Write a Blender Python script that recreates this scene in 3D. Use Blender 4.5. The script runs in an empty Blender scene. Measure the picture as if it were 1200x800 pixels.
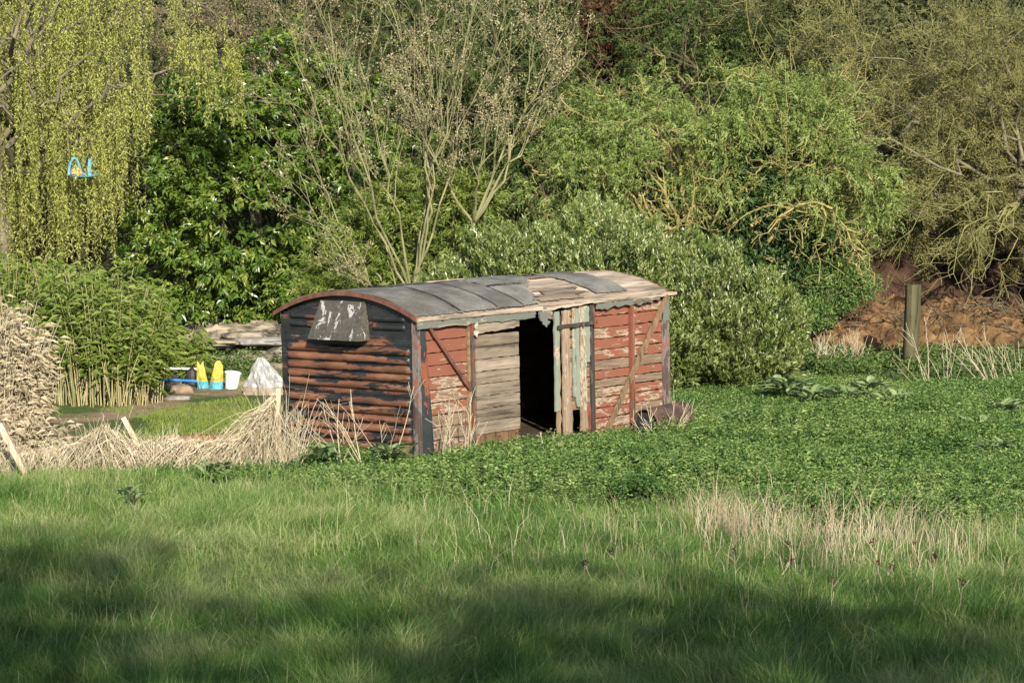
import bpy, math, numpy as np
from mathutils import Matrix, Vector
R_ = math.radians
rng = np.random.default_rng(7)

# ---------------------------------------------------------------- camera, sky, sun, exposure
scn = bpy.context.scene
col = scn.collection
CAM_H, PITCH = 4.0, 0.0789526
cd = bpy.data.cameras.new('camera'); cam = bpy.data.objects.new('camera', cd); col.objects.link(cam)
cd.sensor_width = 36; cd.lens = 90; cd.clip_end = 600; cd.clip_start = .5
cam.location = (0, 0, CAM_H); cam.rotation_euler = (math.pi/2 - PITCH, 0, 0)
scn.camera = cam
SUN_EL, SUN_AZ = 27.0, 12.0          # azimuth: degrees to the right of straight behind the camera
w = bpy.data.worlds.new('World'); scn.world = w; w.use_nodes = True
nt = w.node_tree
sky = nt.nodes.new('ShaderNodeTexSky'); sky.sky_type = 'NISHITA'; sky.sun_disc = False
sky.sun_elevation = R_(SUN_EL); sky.sun_rotation = R_(180 - SUN_AZ)
bg = nt.nodes['Background']; bg.inputs[1].default_value = .105
nt.links.new(sky.outputs[0], bg.inputs[0])
sl = bpy.data.lights.new('sun', 'SUN'); so = bpy.data.objects.new('sun', sl); col.objects.link(so)
sl.energy = 5.0; sl.angle = R_(.6); sl.color = (1, .925, .785)
sd = Vector((math.sin(R_(SUN_AZ))*math.cos(R_(SUN_EL)), -math.cos(R_(SUN_AZ))*math.cos(R_(SUN_EL)), math.sin(R_(SUN_EL))))
so.rotation_euler = sd.to_track_quat('Z', 'Y').to_euler(); so.location = (4, -10, 30)
vs = scn.view_settings; vs.view_transform = 'Standard'; vs.look = 'None'; vs.exposure = .87; vs.gamma = 1; vs.use_curve_mapping = False
try:
    scn.cycles.max_bounces = 5; scn.cycles.diffuse_bounces = 3; scn.cycles.glossy_bounces = 2; scn.cycles.transmission_bounces = 4
    scn.cycles.transparent_max_bounces = 8; scn.cycles.use_denoising = True
except Exception: pass

# ---------------------------------------------------------------- helpers
def nrm(a): return a/np.maximum(np.linalg.norm(a, axis=-1, keepdims=True), 1e-9)
def at(px, py, Y):                    # a point of the photograph at depth Y
    c, s = math.cos(PITCH), math.sin(PITCH); a = (px-600)/3000; b = (400-py)/3000
    d = np.array([a, c+b*s, -s+b*c]); return np.array([0, 0, CAM_H]) + d*(Y/d[1])
def _h(ix, iy, sd):
    n = (ix.astype(np.int64)*374761393 + iy.astype(np.int64)*668265263 + sd*1442695041) & 0x7fffffff
    n = ((n ^ (n >> 13))*1274126177) & 0x7fffffff
    return ((n ^ (n >> 16)) & 0xffff)/65535.
def vnoise(x, y, sd=0):
    x = np.asarray(x, float); y = np.asarray(y, float)
    ix = np.floor(x); iy = np.floor(y); fx = x-ix; fy = y-iy
    fx = fx*fx*(3-2*fx); fy = fy*fy*(3-2*fy)
    a = _h(ix, iy, sd); b = _h(ix+1, iy, sd); c = _h(ix, iy+1, sd); d = _h(ix+1, iy+1, sd)
    return (a*(1-fx)+b*fx)*(1-fy) + (c*(1-fx)+d*fx)*fy
def fbm(x, y, sd=0, o=4):
    s = 0; a = .5
    for i in range(o): s = s + a*vnoise(x*2**i, y*2**i, sd+i); a *= .5
    return s
def sstep(a, b, x):
    t = np.clip((x-a)/(b-a), 0, 1); return t*t*(3-2*t)

class MB:
    """collects numpy geometry for ONE mesh"""
    def __init__(s): s.v = []; s.f = []; s.t = []; s.n = 0
    def add(s, v, faces, tint=0.):     # faces (m,k) ints, tint scalar or (m,)
        v = np.asarray(v, np.float32).reshape(-1, 3); faces = np.asarray(faces, np.int64)
        s.v.append(v); s.f.append(faces + s.n); s.n += len(v)
        s.t.append(np.broadcast_to(np.asarray(tint, np.float32), (len(faces),)).copy())
    def build(s, name, mats, parent=None, smooth=False):
        me = bpy.data.meshes.new(name)
        V = np.concatenate(s.v); me.vertices.add(len(V)); me.vertices.foreach_set('co', V.ravel())
        li = np.concatenate([f.ravel() for f in s.f]).astype(np.int32)
        tot = np.concatenate([np.full(len(f), f.shape[1], np.int32) for f in s.f])
        st = np.concatenate([[0], np.cumsum(tot)[:-1]]).astype(np.int32)
        me.loops.add(len(li)); me.loops.foreach_set('vertex_index', li)
        me.polygons.add(len(tot)); me.polygons.foreach_set('loop_start', st)
        try: me.polygons.foreach_set('loop_total', tot)
        except Exception: pass
        me.update(calc_edges=True)
        a = me.attributes.new('tint', 'FLOAT', 'FACE'); a.data.foreach_set('value', np.concatenate(s.t).astype(np.float32))
        me.polygons.foreach_set('use_smooth', np.full(len(tot), smooth))
        me.materials.append(mats)
        o = bpy.data.objects.new(name, me); col.objects.link(o)
        if parent: o.parent = parent
        return o
def tag(o, label=None, cat=None, group=None, kind=None):
    if label: o['label'] = label
    if cat: o['category'] = cat
    if group: o['group'] = group
    if kind: o['kind'] = kind
    return o
def thing(name, label, cat, loc=(0, 0, 0), rz=0, group=None):
    o = bpy.data.objects.new(name, None); col.objects.link(o); o.location = [float(c) for c in loc]; o.rotation_euler = (0, 0, rz)
    return tag(o, label, cat, group)

def box(mb, lo, hi, tint=0., M=None):
    x0, y0, z0 = lo; x1, y1, z1 = hi
    v = np.array([(x0,y0,z0),(x1,y0,z0),(x1,y1,z0),(x0,y1,z0),(x0,y0,z1),(x1,y0,z1),(x1,y1,z1),(x0,y1,z1)], float)
    if M is not None: v = v @ M[:3, :3].T + M[:3, 3]
    mb.add(v, [(0,3,2,1),(4,5,6,7),(0,1,5,4),(1,2,6,5),(2,3,7,6),(3,0,4,7)], tint)
def board(mb, o, U, V, N, L, Hh, T, tint=0., n=10, je=.003, jend=.0, seed=None, taper=None):
    """a plank: runs along U (L), width along V (Hh), thickness T behind its face (normal N); uneven edges"""
    o, U, V, N = [np.array(a, float) for a in (o, U, V, N)]
    U /= np.linalg.norm(U); V /= np.linalg.norm(V); N /= np.linalg.norm(N)
    t = np.linspace(0, 1, n+1); m = 5
    lo = rng.normal(0, je, n+1); hi = Hh + rng.normal(0, je, n+1)
    if taper: lo = lo + taper[0]*t*Hh; hi = hi - taper[1]*t*Hh
    q = np.linspace(0, 1, m)
    G = np.zeros((n+1, m, 3))
    for i in range(n+1):
        for j in range(m):
            u = t[i]*L
            if jend and i == n: u -= abs(rng.normal(0, jend))
            if jend and i == 0: u += abs(rng.normal(0, jend))*.3
            G[i, j] = o + U*u + V*(lo[i]*(1-q[j]) + hi[i]*q[j]) + N*rng.normal(0, .0005)
    F = G.reshape(-1, 3); B = F - N*T; K = len(F)
    f = []
    idx = lambda i, j: i*m+j
    for i in range(n):
        for j in range(m-1):
            a, b, c, d = idx(i,j), idx(i+1,j), idx(i+1,j+1), idx(i,j+1)
            f.append((a, b, c, d)); f.append((K+d, K+c, K+b, K+a))
    for i in range(n):
        f.append((idx(i,0), K+idx(i,0), K+idx(i+1,0), idx(i+1,0)))
        f.append((idx(i+1,m-1), K+idx(i+1,m-1), K+idx(i,m-1), idx(i,m-1)))
    for j in range(m-1):
        f.append((idx(0,j+1), K+idx(0,j+1), K+idx(0,j), idx(0,j)))
        f.append((idx(n,j), K+idx(n,j), K+idx(n,j+1), idx(n,j+1)))
    mb.add(np.concatenate([F, B]), f, tint)

def tubes(mb, P, Rr, sides=4, tint=0.):
    """P (n,k,3) polylines, Rr (n,k) radii"""
    P = np.asarray(P, float); Rr = np.asarray(Rr, float); n, k = P.shape[:2]
    if n == 0: return
    T = np.gradient(P, axis=1); T = nrm(T)
    ref = np.where(np.abs(T[..., 2:3]) > .9, np.array([1., 0, 0]), np.array([0, 0, 1.]))
    A = nrm(np.cross(T, ref)); B = np.cross(T, A)
    ang = np.arange(sides)/sides*2*np.pi
    V = P[:, :, None] + Rr[:, :, None, None]*(A[:, :, None]*np.cos(ang)[None, None, :, None] + B[:, :, None]*np.sin(ang)[None, None, :, None])
    b = (np.arange(n)*k*sides)[:, None, None] + (np.arange(k-1)*sides)[None, :, None]
    s = np.arange(sides)[None, None]; s2 = (s+1) % sides
    F = np.stack([b+s, b+s2, b+sides+s2, b+sides+s], -1)
    tt = np.broadcast_to(np.asarray(tint, float).reshape(-1, 1, 1) if np.ndim(tint) else tint, (n, k-1, sides)).ravel()
    mb.add(V, F.reshape(-1, 4), tt)

def spawn(P, Rr, m, t0, t1, ang, ln, k=5, curl=.25, up=0., rr=.55, rs=None, az=None):
    """children polylines from parents: m each"""
    g = rs or rng
    n, K = P.shape[:2]
    t = g.uniform(t0, t1, (n, m)); i = np.minimum((t*(K-1)).astype(int), K-2); f = (t*(K-1)-i)[..., None]
    r = np.arange(n)[:, None]
    a = P[r, i]; b = P[r, i+1]; p0 = a*(1-f)+b*f
    T = nrm(b-a); r0 = (Rr[r, i]*(1-f[..., 0]) + Rr[r, i+1]*f[..., 0])*rr
    rv = nrm(g.normal(size=(n, m, 3))); S = nrm(np.cross(T, rv))
    an = g.normal(ang, ang*.25, (n, m, 1)); D = nrm(T*np.cos(an) + S*np.sin(an) + np.array([0, 0, up]))
    pl = np.linalg.norm(P[:, -1]-P[:, 0], axis=-1)[:, None] if ln < 1 else 1
    L = (ln*pl*g.uniform(.6, 1.2, (n, m)))/(k-1)
    p0 = p0.reshape(-1, 3); D = D.reshape(-1, 3); L = np.broadcast_to(L, (n, m)).reshape(-1, 1)
    out = [p0]
    for j in range(1, k):
        D = nrm(D + g.normal(0, curl, D.shape) + np.array([0, 0, up*.3])); out.append(out[-1] + D*L)
    Q = np.stack(out, 1); R0 = r0.reshape(-1, 1)*np.linspace(1, .35, k)[None]
    return Q, R0

def leaves(mb, P, D, N, L, W, tint, fold=.15, droop=0.):
    """diamond leaves folded along the midrib; P,D,N (n,3); L,W scalars or (n,)"""
    n = len(P); L = np.broadcast_to(L, (n,))[:, None]; W = np.broadcast_to(W, (n,))[:, None]
    D = nrm(D); S = nrm(np.cross(D, N)); Nn = np.cross(S, D)
    mid = P + D*L*.42
    a = P; b = mid + S*W*.5 + Nn*W*fold; c = P + D*L - np.array([0, 0, 1.])*L*droop; d = mid - S*W*.5 + Nn*W*fold
    V = np.stack([a, b, c, d], 1)
    i = np.arange(n)[:, None]*4
    F = np.concatenate([i+np.array([[0, 1, 2]]), i+np.array([[0, 2, 3]])], 1).reshape(-1, 3)
    mb.add(V, F, np.repeat(np.broadcast_to(tint, (n,)), 2))

def blob_pts(blobs, n, lo=.75, hi=1.05, back=.35, lump=.16, seed=0, zmin=.1, gap=.0, gs=1.6):
    g = np.random.default_rng(seed); bl = np.array(blobs, float)
    area = (bl[:, 3]*bl[:, 4]*bl[:, 5])**(2/3); p = area/area.sum()
    P = []; O = []; have = 0
    while have < n:
        m = n*2; k = g.choice(len(bl), m, p=p); b = bl[k]
        d = nrm(g.normal(size=(m, 3)))
        keep = (d[:, 1] < .15) | (g.random(m) < back)
        lum = 1 + lump*(np.sin(d[:, 0]*7+k*2.1)*np.sin(d[:, 2]*8+k) + .6*np.sin(d[:, 0]*15+k)*np.sin(d[:, 2]*17+d[:, 1]*9))
        r = g.uniform(lo, hi, m)*lum
        q = b[:, :3] + d*b[:, 3:6]*r[:, None]
        for j in range(len(bl)):
            e = np.linalg.norm((q-bl[j, :3])/bl[j, 3:6], axis=1)
            keep &= ~((e < lo*.82) & (k != j))
        keep &= q[:, 2] > zmin
        if gap: keep &= (fbm(q[:, 0]*gs+q[:, 1]*.7, q[:, 2]*gs*1.25-q[:, 1]*.5+seed, 3, 3) > gap + g.normal(0, .03, m))
        P.append(q[keep]); O.append(nrm(d/b[:, 3:6])[keep]); have += keep.sum()
    return np.concatenate(P)[:n], np.concatenate(O)[:n]

def clumps(mb, C, O, per, spread, L, W, tbase=.5, tvar=.2, upb=.3, outb=.6, rnd=.8, droop=.1, seed=1, flat=.6):
    g = np.random.default_rng(seed); n = len(C)
    ct = g.normal(0, tvar, n)
    P = np.repeat(C, per, 0); Oo = np.repeat(O, per, 0)
    off = g.normal(size=P.shape)*spread; P = P + off
    D = nrm(nrm(off)*.5 + Oo*outb + g.normal(size=P.shape)*rnd + np.array([0, 0, upb]))
    N = nrm(Oo*flat + np.array([0, -.25, .6]) + g.normal(size=P.shape)*.45)
    t = np.clip(tbase + np.repeat(ct, per) + g.normal(0, tvar*.6, len(P)), 0, 1)
    leaves(mb, P, D, N, L*g.uniform(.65, 1.25, len(P)), W*g.uniform(.7, 1.2, len(P)), t, droop=droop)

def shoots(mb, C, O, per, slen, L, W, tbase=.5, tvar=.2, upb=.3, outb=.8, rnd=.5, droop=.1, seed=1, spread_ang=.7, curve=-.3, jit=.01):
    """leafy shoots: each starts at C, runs outward and carries leaves along its length"""
    g = np.random.default_rng(seed); n = len(C); d0 = nrm(O*outb + g.normal(size=C.shape)*rnd + np.array([0, 0, upb])); sl = slen*g.uniform(.5, 1.3, n)
    ii = np.repeat(np.arange(n), per); t = np.tile((np.arange(per)+.5)/per, n) + g.normal(0, .04, n*per); t = np.clip(t, 0, 1.02)
    dd = d0[ii] + np.array([0, 0, 1.])*curve*t[:, None]
    P = C[ii] + d0[ii]*(t*sl[ii])[:, None] + np.array([0, 0, 1.])*(curve*.5*t*t*sl[ii])[:, None] + g.normal(0, jit, (n*per, 3))
    rv = nrm(np.cross(dd, g.normal(size=dd.shape))); D = nrm(nrm(dd)*(1-.35*spread_ang) + rv*spread_ang)
    N = nrm(nrm(dd)*.7 + np.array([0, -.15, .6]) + g.normal(size=dd.shape)*.3)
    ct = g.normal(0, tvar, n)
    tt = np.clip(tbase + ct[ii] + .12*(t-.5) + g.normal(0, tvar*.5, len(P)), 0, 1); sc = np.where(t > .85, .75, 1.)
    leaves(mb, P, D, N, L*g.uniform(.7, 1.2, len(P))*sc, W*g.uniform(.75, 1.2, len(P))*sc, tt, droop=droop)

def limb_set(mb, base, tops, r0, k=7, sag=.1, jit=.06, sides=6, seed=3, tint=0., rend=.25):
    g = np.random.default_rng(seed); n = len(tops); t = np.linspace(0, 1, k)[None, :, None]
    A = np.broadcast_to(np.array(base, float), (n, 3))[:, None]; B = np.array(tops, float)[:, None]
    Ln = np.linalg.norm(B-A, axis=-1, keepdims=True)
    mid = (A+B)/2 + np.array([0, 0, 1.])*Ln*sag + g.normal(size=(n, 1, 3))*Ln*.07
    P = A*(1-t)**2 + 2*mid*t*(1-t) + B*t*t
    nz = g.normal(size=P.shape)*Ln*jit*np.sin(t*np.pi); P = P + nz
    Rr = np.broadcast_to(np.asarray(r0, float).reshape(-1, 1), (n, 1))*np.linspace(1, rend, k)[None]
    tubes(mb, P, Rr, sides, tint); return P, Rr

# ---------------------------------------------------------------- materials
def newmat(name):
    m = bpy.data.materials.new(name); m.use_nodes = True
    n = m.node_tree; n.nodes.clear(); return m, n
def N_(n, t, **kw):
    x = n.nodes.new(t)
    for k, v in kw.items():
        if k.startswith('i_'): x.inputs[int(k[2:]) if k[2:].isdigit() else k[2:]].default_value = v
        else: setattr(x, k, v)
    return x
def ramp(n, fac, stops, interp='LINEAR'):
    r = n.nodes.new('ShaderNodeValToRGB'); cr = r.color_ramp; cr.interpolation = interp
    while len(cr.elements) > 1: cr.elements.remove(cr.elements[-1])
    for i, (p, c) in enumerate(stops):
        e = cr.elements[0] if i == 0 else cr.elements.new(p)
        e.position = p; e.color = (*c, 1) if len(c) == 3 else c
    n.links.new(fac, r.inputs[0]); return r.outputs[0]
def mixc(n, fac, a, b, mode='MIX'):
    x = n.nodes.new('ShaderNodeMix'); x.data_type = 'RGBA'; x.blend_type = mode
    for s, v in ((x.inputs[0], fac), (x.inputs[6], a), (x.inputs[7], b)):
        if hasattr(v, 'links') or hasattr(v, 'is_linked'): n.links.new(v, s)
        elif isinstance(v, tuple): s.default_value = (*v, 1) if len(v) == 3 else v
        else: s.default_value = v
    return x.outputs[2]
def math_(n, op, a, b=0., c=None, clamp=False):
    x = n.nodes.new('ShaderNodeMath'); x.operation = op; x.use_clamp = clamp
    for i, v in enumerate((a, b) + (() if c is None else (c,))):
        if hasattr(v, 'is_linked'): n.links.new(v, x.inputs[i])
        else: x.inputs[i].default_value = v
    return x.outputs[0]
def noise(n, scale, sc=(1, 1, 1), detail=4, rough=.55, dist=0., off=(0, 0, 0)):
    tc = n.nodes.new('ShaderNodeTexCoord'); mp = n.nodes.new('ShaderNodeMapping'); mp.inputs['Scale'].default_value = sc
    mp.inputs['Location'].default_value = off
    n.links.new(tc.outputs['Object'], mp.inputs[0])
    x = n.nodes.new('ShaderNodeTexNoise'); x.inputs['Scale'].default_value = scale; x.inputs['Detail'].default_value = detail
    x.inputs['Roughness'].default_value = rough; x.inputs['Distortion'].default_value = dist
    n.links.new(mp.outputs[0], x.inputs['Vector']); return x.outputs[0]
def attr(n, name='tint'):
    a = n.nodes.new('ShaderNodeAttribute'); a.attribute_name = name; return a.outputs['Fac']
def finish(n, color, rough=.7, bump=None, bstr=.3, bdist=.01, metal=0., spec=.4, transl=0., tcol=None):
    out = n.nodes.new('ShaderNodeOutputMaterial'); p = n.nodes.new('ShaderNodeBsdfPrincipled')
    if isinstance(color, tuple): p.inputs['Base Color'].default_value = (*color, 1)
    else: n.links.new(color, p.inputs['Base Color'])
    if hasattr(rough, 'is_linked'): n.links.new(rough, p.inputs['Roughness'])
    else: p.inputs['Roughness'].default_value = rough
    p.inputs['Metallic'].default_value = metal; p.inputs['Specular IOR Level'].default_value = spec
    if bump is not None:
        b = n.nodes.new('ShaderNodeBump'); b.inputs['Strength'].default_value = bstr; b.inputs['Distance'].default_value = bdist
        n.links.new(bump, b.inputs['Height']); n.links.new(b.outputs[0], p.inputs['Normal'])
    if transl:
        t = n.nodes.new('ShaderNodeBsdfTranslucent'); m = n.nodes.new('ShaderNodeMixShader'); m.inputs[0].default_value = transl
        if isinstance(color, tuple): t.inputs[0].default_value = (*(tcol or color), 1)
        else: n.links.new(mixc(n, .6, color, tcol or (.25, .35, .03), 'MIX') if tcol else color, t.inputs[0])
        n.links.new(p.outputs[0], m.inputs[1]); n.links.new(t.outputs[0], m.inputs[2]); n.links.new(m.outputs[0], out.inputs[0])
    else: n.links.new(p.outputs[0], out.inputs[0])
def leafmat(name, c0, c1, c2, rough=.5, transl=.3, spec=.4):
    m, n = newmat(name)
    c = ramp(n, attr(n), [(0, c0), (.5, c1), (1, c2)])
    finish(n, c, rough, transl=transl, spec=spec); return m
def barkmat(name, c0, c1, sc=6, strength=.5):
    m, n = newmat(name); x = noise(n, sc, (1, 1, .3), 5)
    c = ramp(n, x, [(.3, c0), (.7, c1)]); finish(n, c, .9, bump=x, bstr=strength, bdist=.02, spec=.2); return m

M = {}
M['grass'] = leafmat('grass_blade', (.045, .12, .018), (.125, .215, .040), (.36, .37, .17), .5, .35, .3)
M['lawn'] = leafmat('lawn_grass', (.12, .17, .025), (.17, .24, .04), (.27, .28, .09), .6, .35, .25)
M['straw'] = leafmat('straw', (.24, .19, .11), (.42, .35, .23), (.62, .55, .41), .7, .2, .2)
M['nettle'] = leafmat('nettle_leaf', (.04, .10, .022), (.12, .205, .048), (.27, .35, .11), .55, .3, .3)
M['shadecover'] = leafmat('shade_dark_cover', (.03, .065, .014), (.065, .11, .026), (.14, .18, .05), .6, .2, .2)  # leaf greens darkened to stand for shade over the strip
M['dock'] = leafmat('dock_leaf', (.10, .16, .065), (.18, .25, .10), (.30, .36, .17), .55, .25, .25)
M['laurel'] = leafmat('laurel_leaf', (.045, .095, .012), (.105, .17, .024), (.25, .29, .055), .32, .22, .5)
M['silver'] = leafmat('silver_leaf', (.07, .105, .02), (.16, .21, .05), (.38, .40, .18), .34, .2, .6)
M['curly'] = leafmat('fresh_leaf', (.08, .13, .026), (.18, .245, .056), (.32, .37, .12), .5, .3)
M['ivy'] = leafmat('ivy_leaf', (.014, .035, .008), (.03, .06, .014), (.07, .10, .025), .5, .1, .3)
M['willow'] = leafmat('willow_leaf', (.24, .27, .05), (.41, .44, .11), (.58, .58, .22), .6, .4, .2)
M['bamboo'] = leafmat('bamboo_leaf', (.07, .12, .018), (.15, .21, .035), (.29, .33, .09), .45, .3)
M['budleaf'] = leafmat('bud_cluster', (.16, .14, .075), (.29, .25, .145), (.43, .38, .25), .8, .15, .1)
M['olive'] = leafmat('olive_bud', (.10, .095, .035), (.165, .155, .06), (.26, .245, .10), .8, .2, .1)
M['conifer'] = leafmat('conifer_spray', (.025, .045, .012), (.055, .085, .02), (.11, .13, .035), .7, .15, .2)
M['fardark'] = leafmat('far_leaf', (.035, .045, .018), (.075, .085, .035), (.13, .12, .05), .8, .2, .1)
M['rustleaf'] = leafmat('russet_spray', (.04, .022, .012), (.09, .05, .025), (.15, .09, .05), .8, .1, .1)
M['bark'] = barkmat('bark_brown', (.05, .035, .022), (.14, .11, .07))
M['greybark'] = barkmat('bark_grey', (.09, .078, .055), (.20, .175, .12))
M['greenstem'] = barkmat('bark_green', (.12, .12, .055), (.25, .235, .125))
M['lichen'] = barkmat('bark_lichen', (.15, .13, .05), (.36, .31, .12))
M['twig'] = barkmat('twig_olive', (.095, .092, .034), (.22, .212, .08))
M['twigbrown'] = barkmat('twig_brown', (.07, .05, .035), (.17, .13, .09))
M['culm'] = leafmat('bamboo_culm', (.12, .15, .045), (.28, .25, .11), (.40, .33, .19), .5, 0)

# painted and weathered boards
def peel(name, paint, paint2, under, wood, axis=0, base=.5, seed=0, sc=5.0, spread=.55, bias=0.):
    m, n = newmat(name)
    st = [(.35, 1, 1.6), (1, 1, .35)][axis]
    a = attr(n)
    big = noise(n, sc, st, 6, .62, .4, (seed, 0, 0)); fine = noise(n, sc*7, (st[0]*.5 if axis == 0 else 1, 1, 1 if axis == 0 else .25), 4, .6, 0, (seed, 3, 1))
    v = math_(n, 'ADD', math_(n, 'MULTIPLY', big, 1.5), math_(n, 'MULTIPLY', fine, .45))
    v = math_(n, 'ADD', math_(n, 'ADD', v, bias-.95), math_(n, 'MULTIPLY', math_(n, 'ADD', a, -base), spread*1.6))   # >0.. worn
    mask = ramp(n, math_(n, 'ADD', v, .5), [(.50, (0, 0, 0)), (.52, (1, 1, 1))])
    mask2 = ramp(n, math_(n, 'ADD', v, .5), [(.60, (0, 0, 0)), (.64, (1, 1, 1))])
    pv = noise(n, 2.3, (1, 1, 2.5), 3, .5, 0, (seed, 5, 0)); pc = mixc(n, pv, paint, paint2)
    grain = noise(n, 30, (.06, 1, 1) if axis == 0 else (1, 1, .06), 5, .7, .3, (seed, 1, 2))
    wc = ramp(n, grain, [(.3, tuple(c*.45 for c in wood)), (.55, wood), (.8, tuple(min(1, c*1.35) for c in wood))])
    uc = mixc(n, grain, tuple(c*.8 for c in under), under)
    c = mixc(n, mask2, uc, wc); c = mixc(n, mask, pc, c)
    hgt = math_(n, 'ADD', math_(n, 'MULTIPLY', mask, -.6), math_(n, 'MULTIPLY', grain, .5))
    finish(n, c, .72, bump=hgt, bstr=.7, bdist=.012, spec=.25); return m
M['red'] = peel('peeling_red_paint', (.23, .085, .05), (.17, .066, .042), (.38, .29, .21), (.20, .14, .095), 0, .5, 2, 7.5, .5, -.11)
M['bluepeel'] = peel('peeling_blue_paint', (.17, .20, .165), (.22, .24, .19), (.42, .37, .28), (.24, .17, .11), 1, .5, 9, 9, .7, .13)
M['pinkpeel'] = peel('peeling_pink_paint', (.29, .10, .06), (.25, .09, .06), (.42, .35, .27), (.27, .20, .14), 1, .5, 14, 9, .7, .17)
M['fascia'] = peel('fascia_paint', (.105, .115, .098), (.15, .155, .13), (.28, .25, .19), (.15, .12, .09), 0, .5, 21, 7, .7)
M['iron'] = peel('rusty_iron_paint', (.13, .045, .028), (.20, .07, .04), (.10, .085, .07), (.05, .04, .035), 1, .5, 31, 5, .6)
M['darkiron'] = peel('tarred_iron', (.018, .021, .024), (.036, .045, .05), (.24, .075, .045), (.13, .05, .032), 1, .5, 36, 4, .6)
M['cornerred'] = peel('faded_corner_paint', (.25, .095, .07), (.20, .08, .06), (.17, .16, .15), (.09, .06, .05), 1, .5, 41, 5, .6)
def woodmat(name, c, axis=0, seed=0, var=.5):
    m, n = newmat(name); a = attr(n)
    s = {0: (.06, 1, 1), 1: (1, 1, .06), 2: (1, .06, 1)}[axis]
    g = noise(n, 15, s, 6, .75, .4, (seed, 0, 0)); b = noise(n, 3, (1, 1, 1), 3, .5, 0, (seed, 2, 0))
    k = ramp(n, g, [(.36, tuple(x*.32 for x in c)), (.5, c), (.66, tuple(min(1, x*1.4) for x in c))])
    k = mixc(n, 1., k, ramp(n, math_(n, 'ADD', math_(n, 'MULTIPLY', a, var), math_(n, 'MULTIPLY', b, .6)), [(.15, (.6, .56, .50)), (.9, (1.25, 1.22, 1.18))]), 'MULTIPLY')
    finish(n, k, .85, bump=g, bstr=.6, bdist=.008, spec=.15); return m
M['greywood'] = woodmat('weathered_grey_wood', (.205, .17, .135), 0, 3)
M['palewood'] = woodmat('pale_bleached_wood', (.36, .30, .245), 0, 5)
M['rotwood'] = woodmat('rotten_brown_wood', (.17, .10, .06), 1, 6)
M['brownwood'] = woodmat('brown_wood', (.20, .135, .085), 0, 8)
M['bracewood'] = woodmat('brace_wood', (.19, .125, .08), 1, 9)
M['postwood'] = woodmat('post_wood', (.085, .08, .045), 1, 10)
M['stakewood'] = woodmat('stake_wood', (.42, .35, .26), 1, 11)
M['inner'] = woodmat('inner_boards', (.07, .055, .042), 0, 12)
# corrugated end: tar paint flaking off red oxide
m, n = newmat('corrugated_end_paint'); M['end'] = m
tc = N_(n, 'ShaderNodeTexCoord'); sp = N_(n, 'ShaderNodeSeparateXYZ'); n.links.new(tc.outputs['Object'], sp.inputs[0])
big = noise(n, 2.6, (1, .55, 3.6), 6, .66, .5, (0, 4, 1)); fine = noise(n, 13, (1, .35, 1.2), 5, .65, .3)
at_ = attr(n)
v = math_(n, 'ADD', math_(n, 'MULTIPLY', big, 3.4), math_(n, 'MULTIPLY', fine, 1.0))
zz = math_(n, 'MULTIPLY', math_(n, 'ADD', sp.outputs[2], -1.42), 1.0)
zt = ramp(n, math_(n, 'ADD', zz, .5), [(.40, (.44,)*3), (.47, (.42,)*3), (.56, (.20,)*3)])
v = math_(n, 'ADD', v, math_(n, 'ADD', zt, -2.86))
v = math_(n, 'ADD', v, math_(n, 'MULTIPLY', at_, .42))
mk = ramp(n, math_(n, 'ADD', v, .5), [(.49, (0,)*3), (.515, (1,)*3)])
rust = ramp(n, noise(n, 6, (1, .3, 1.5), 5, .6), [(.3, (.055, .026, .016)), (.48, (.13, .053, .028)), (.7, (.22, .105, .058))])
tar = ramp(n, noise(n, 8, (1, .5, 1), 4, .6), [(.3, (.009, .010, .011)), (.8, (.03, .033, .035))])
c = mixc(n, mk, tar, rust)
finish(n, c, ramp(n, mk, [(0, (.42,)*3), (1, (.65,)*3)]), bump=math_(n, 'ADD', math_(n, 'MULTIPLY', mk, -.5), fine), bstr=.5, bdist=.006, spec=.45)
# hood, felt, rim
m, n = newmat('hood_paint'); M['hood'] = m
x = noise(n, 7.5, (1, 1, .55), 8, .68, .6); y = noise(n, 22, (1, 1, 1), 4)
c = mixc(n, ramp(n, x, [(.555, (0,)*3), (.575, (1,)*3)]), ramp(n, y, [(.3, (.04, .036, .03)), (.7, (.09, .083, .066))]), (.36, .35, .34))
finish(n, c, .7, bump=x, bstr=.4, bdist=.01)
m, n = newmat('roofing_felt'); M['felt'] = m
x = noise(n, 2.2, (1, 1, 1), 6, .65); y = noise(n, 60, (1, .4, 1), 3)
c = ramp(n, math_(n, 'ADD', math_(n, 'MULTIPLY', x, .7), math_(n, 'ADD', math_(n, 'MULTIPLY', y, .3), math_(n, 'MULTIPLY', attr(n), .2))), [(.3, (.05, .048, .041)), (.55, (.105, .10, .087)), (.75, (.22, .21, .18))])
finish(n, c, .9, bump=math_(n, 'ADD', x, math_(n, 'MULTIPLY', y, .3)), bstr=.6, bdist=.02, spec=.2)
def plain(name, c0, c1, sc=5, rough=.6, bstr=.3, spec=.4, transl=0, bd=.01, lo=.35, hi=.7):
    m, n = newmat(name); x = noise(n, sc, (1, 1, 1), 5, .6)
    finish(n, ramp(n, x, [(lo, c0), (hi, c1)]), rough, bump=x, bstr=bstr, bdist=bd, spec=spec, transl=transl); M[name] = m; return m
plain('rust', (.07, .032, .022), (.19, .08, .05), 7, .8)
plain('rim_rust', (.09, .036, .026), (.18, .078, .052), 9, .75)
plain('tank_rust', (.055, .032, .022), (.13, .08, .055), 5, .7)
plain('black_iron', (.012, .012, .013), (.04, .036, .034), 9, .6)
plain('yellow_plastic', (.34, .27, .03), (.66, .57, .08), 9, .5, 1., .5, .1, .05)
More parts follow.
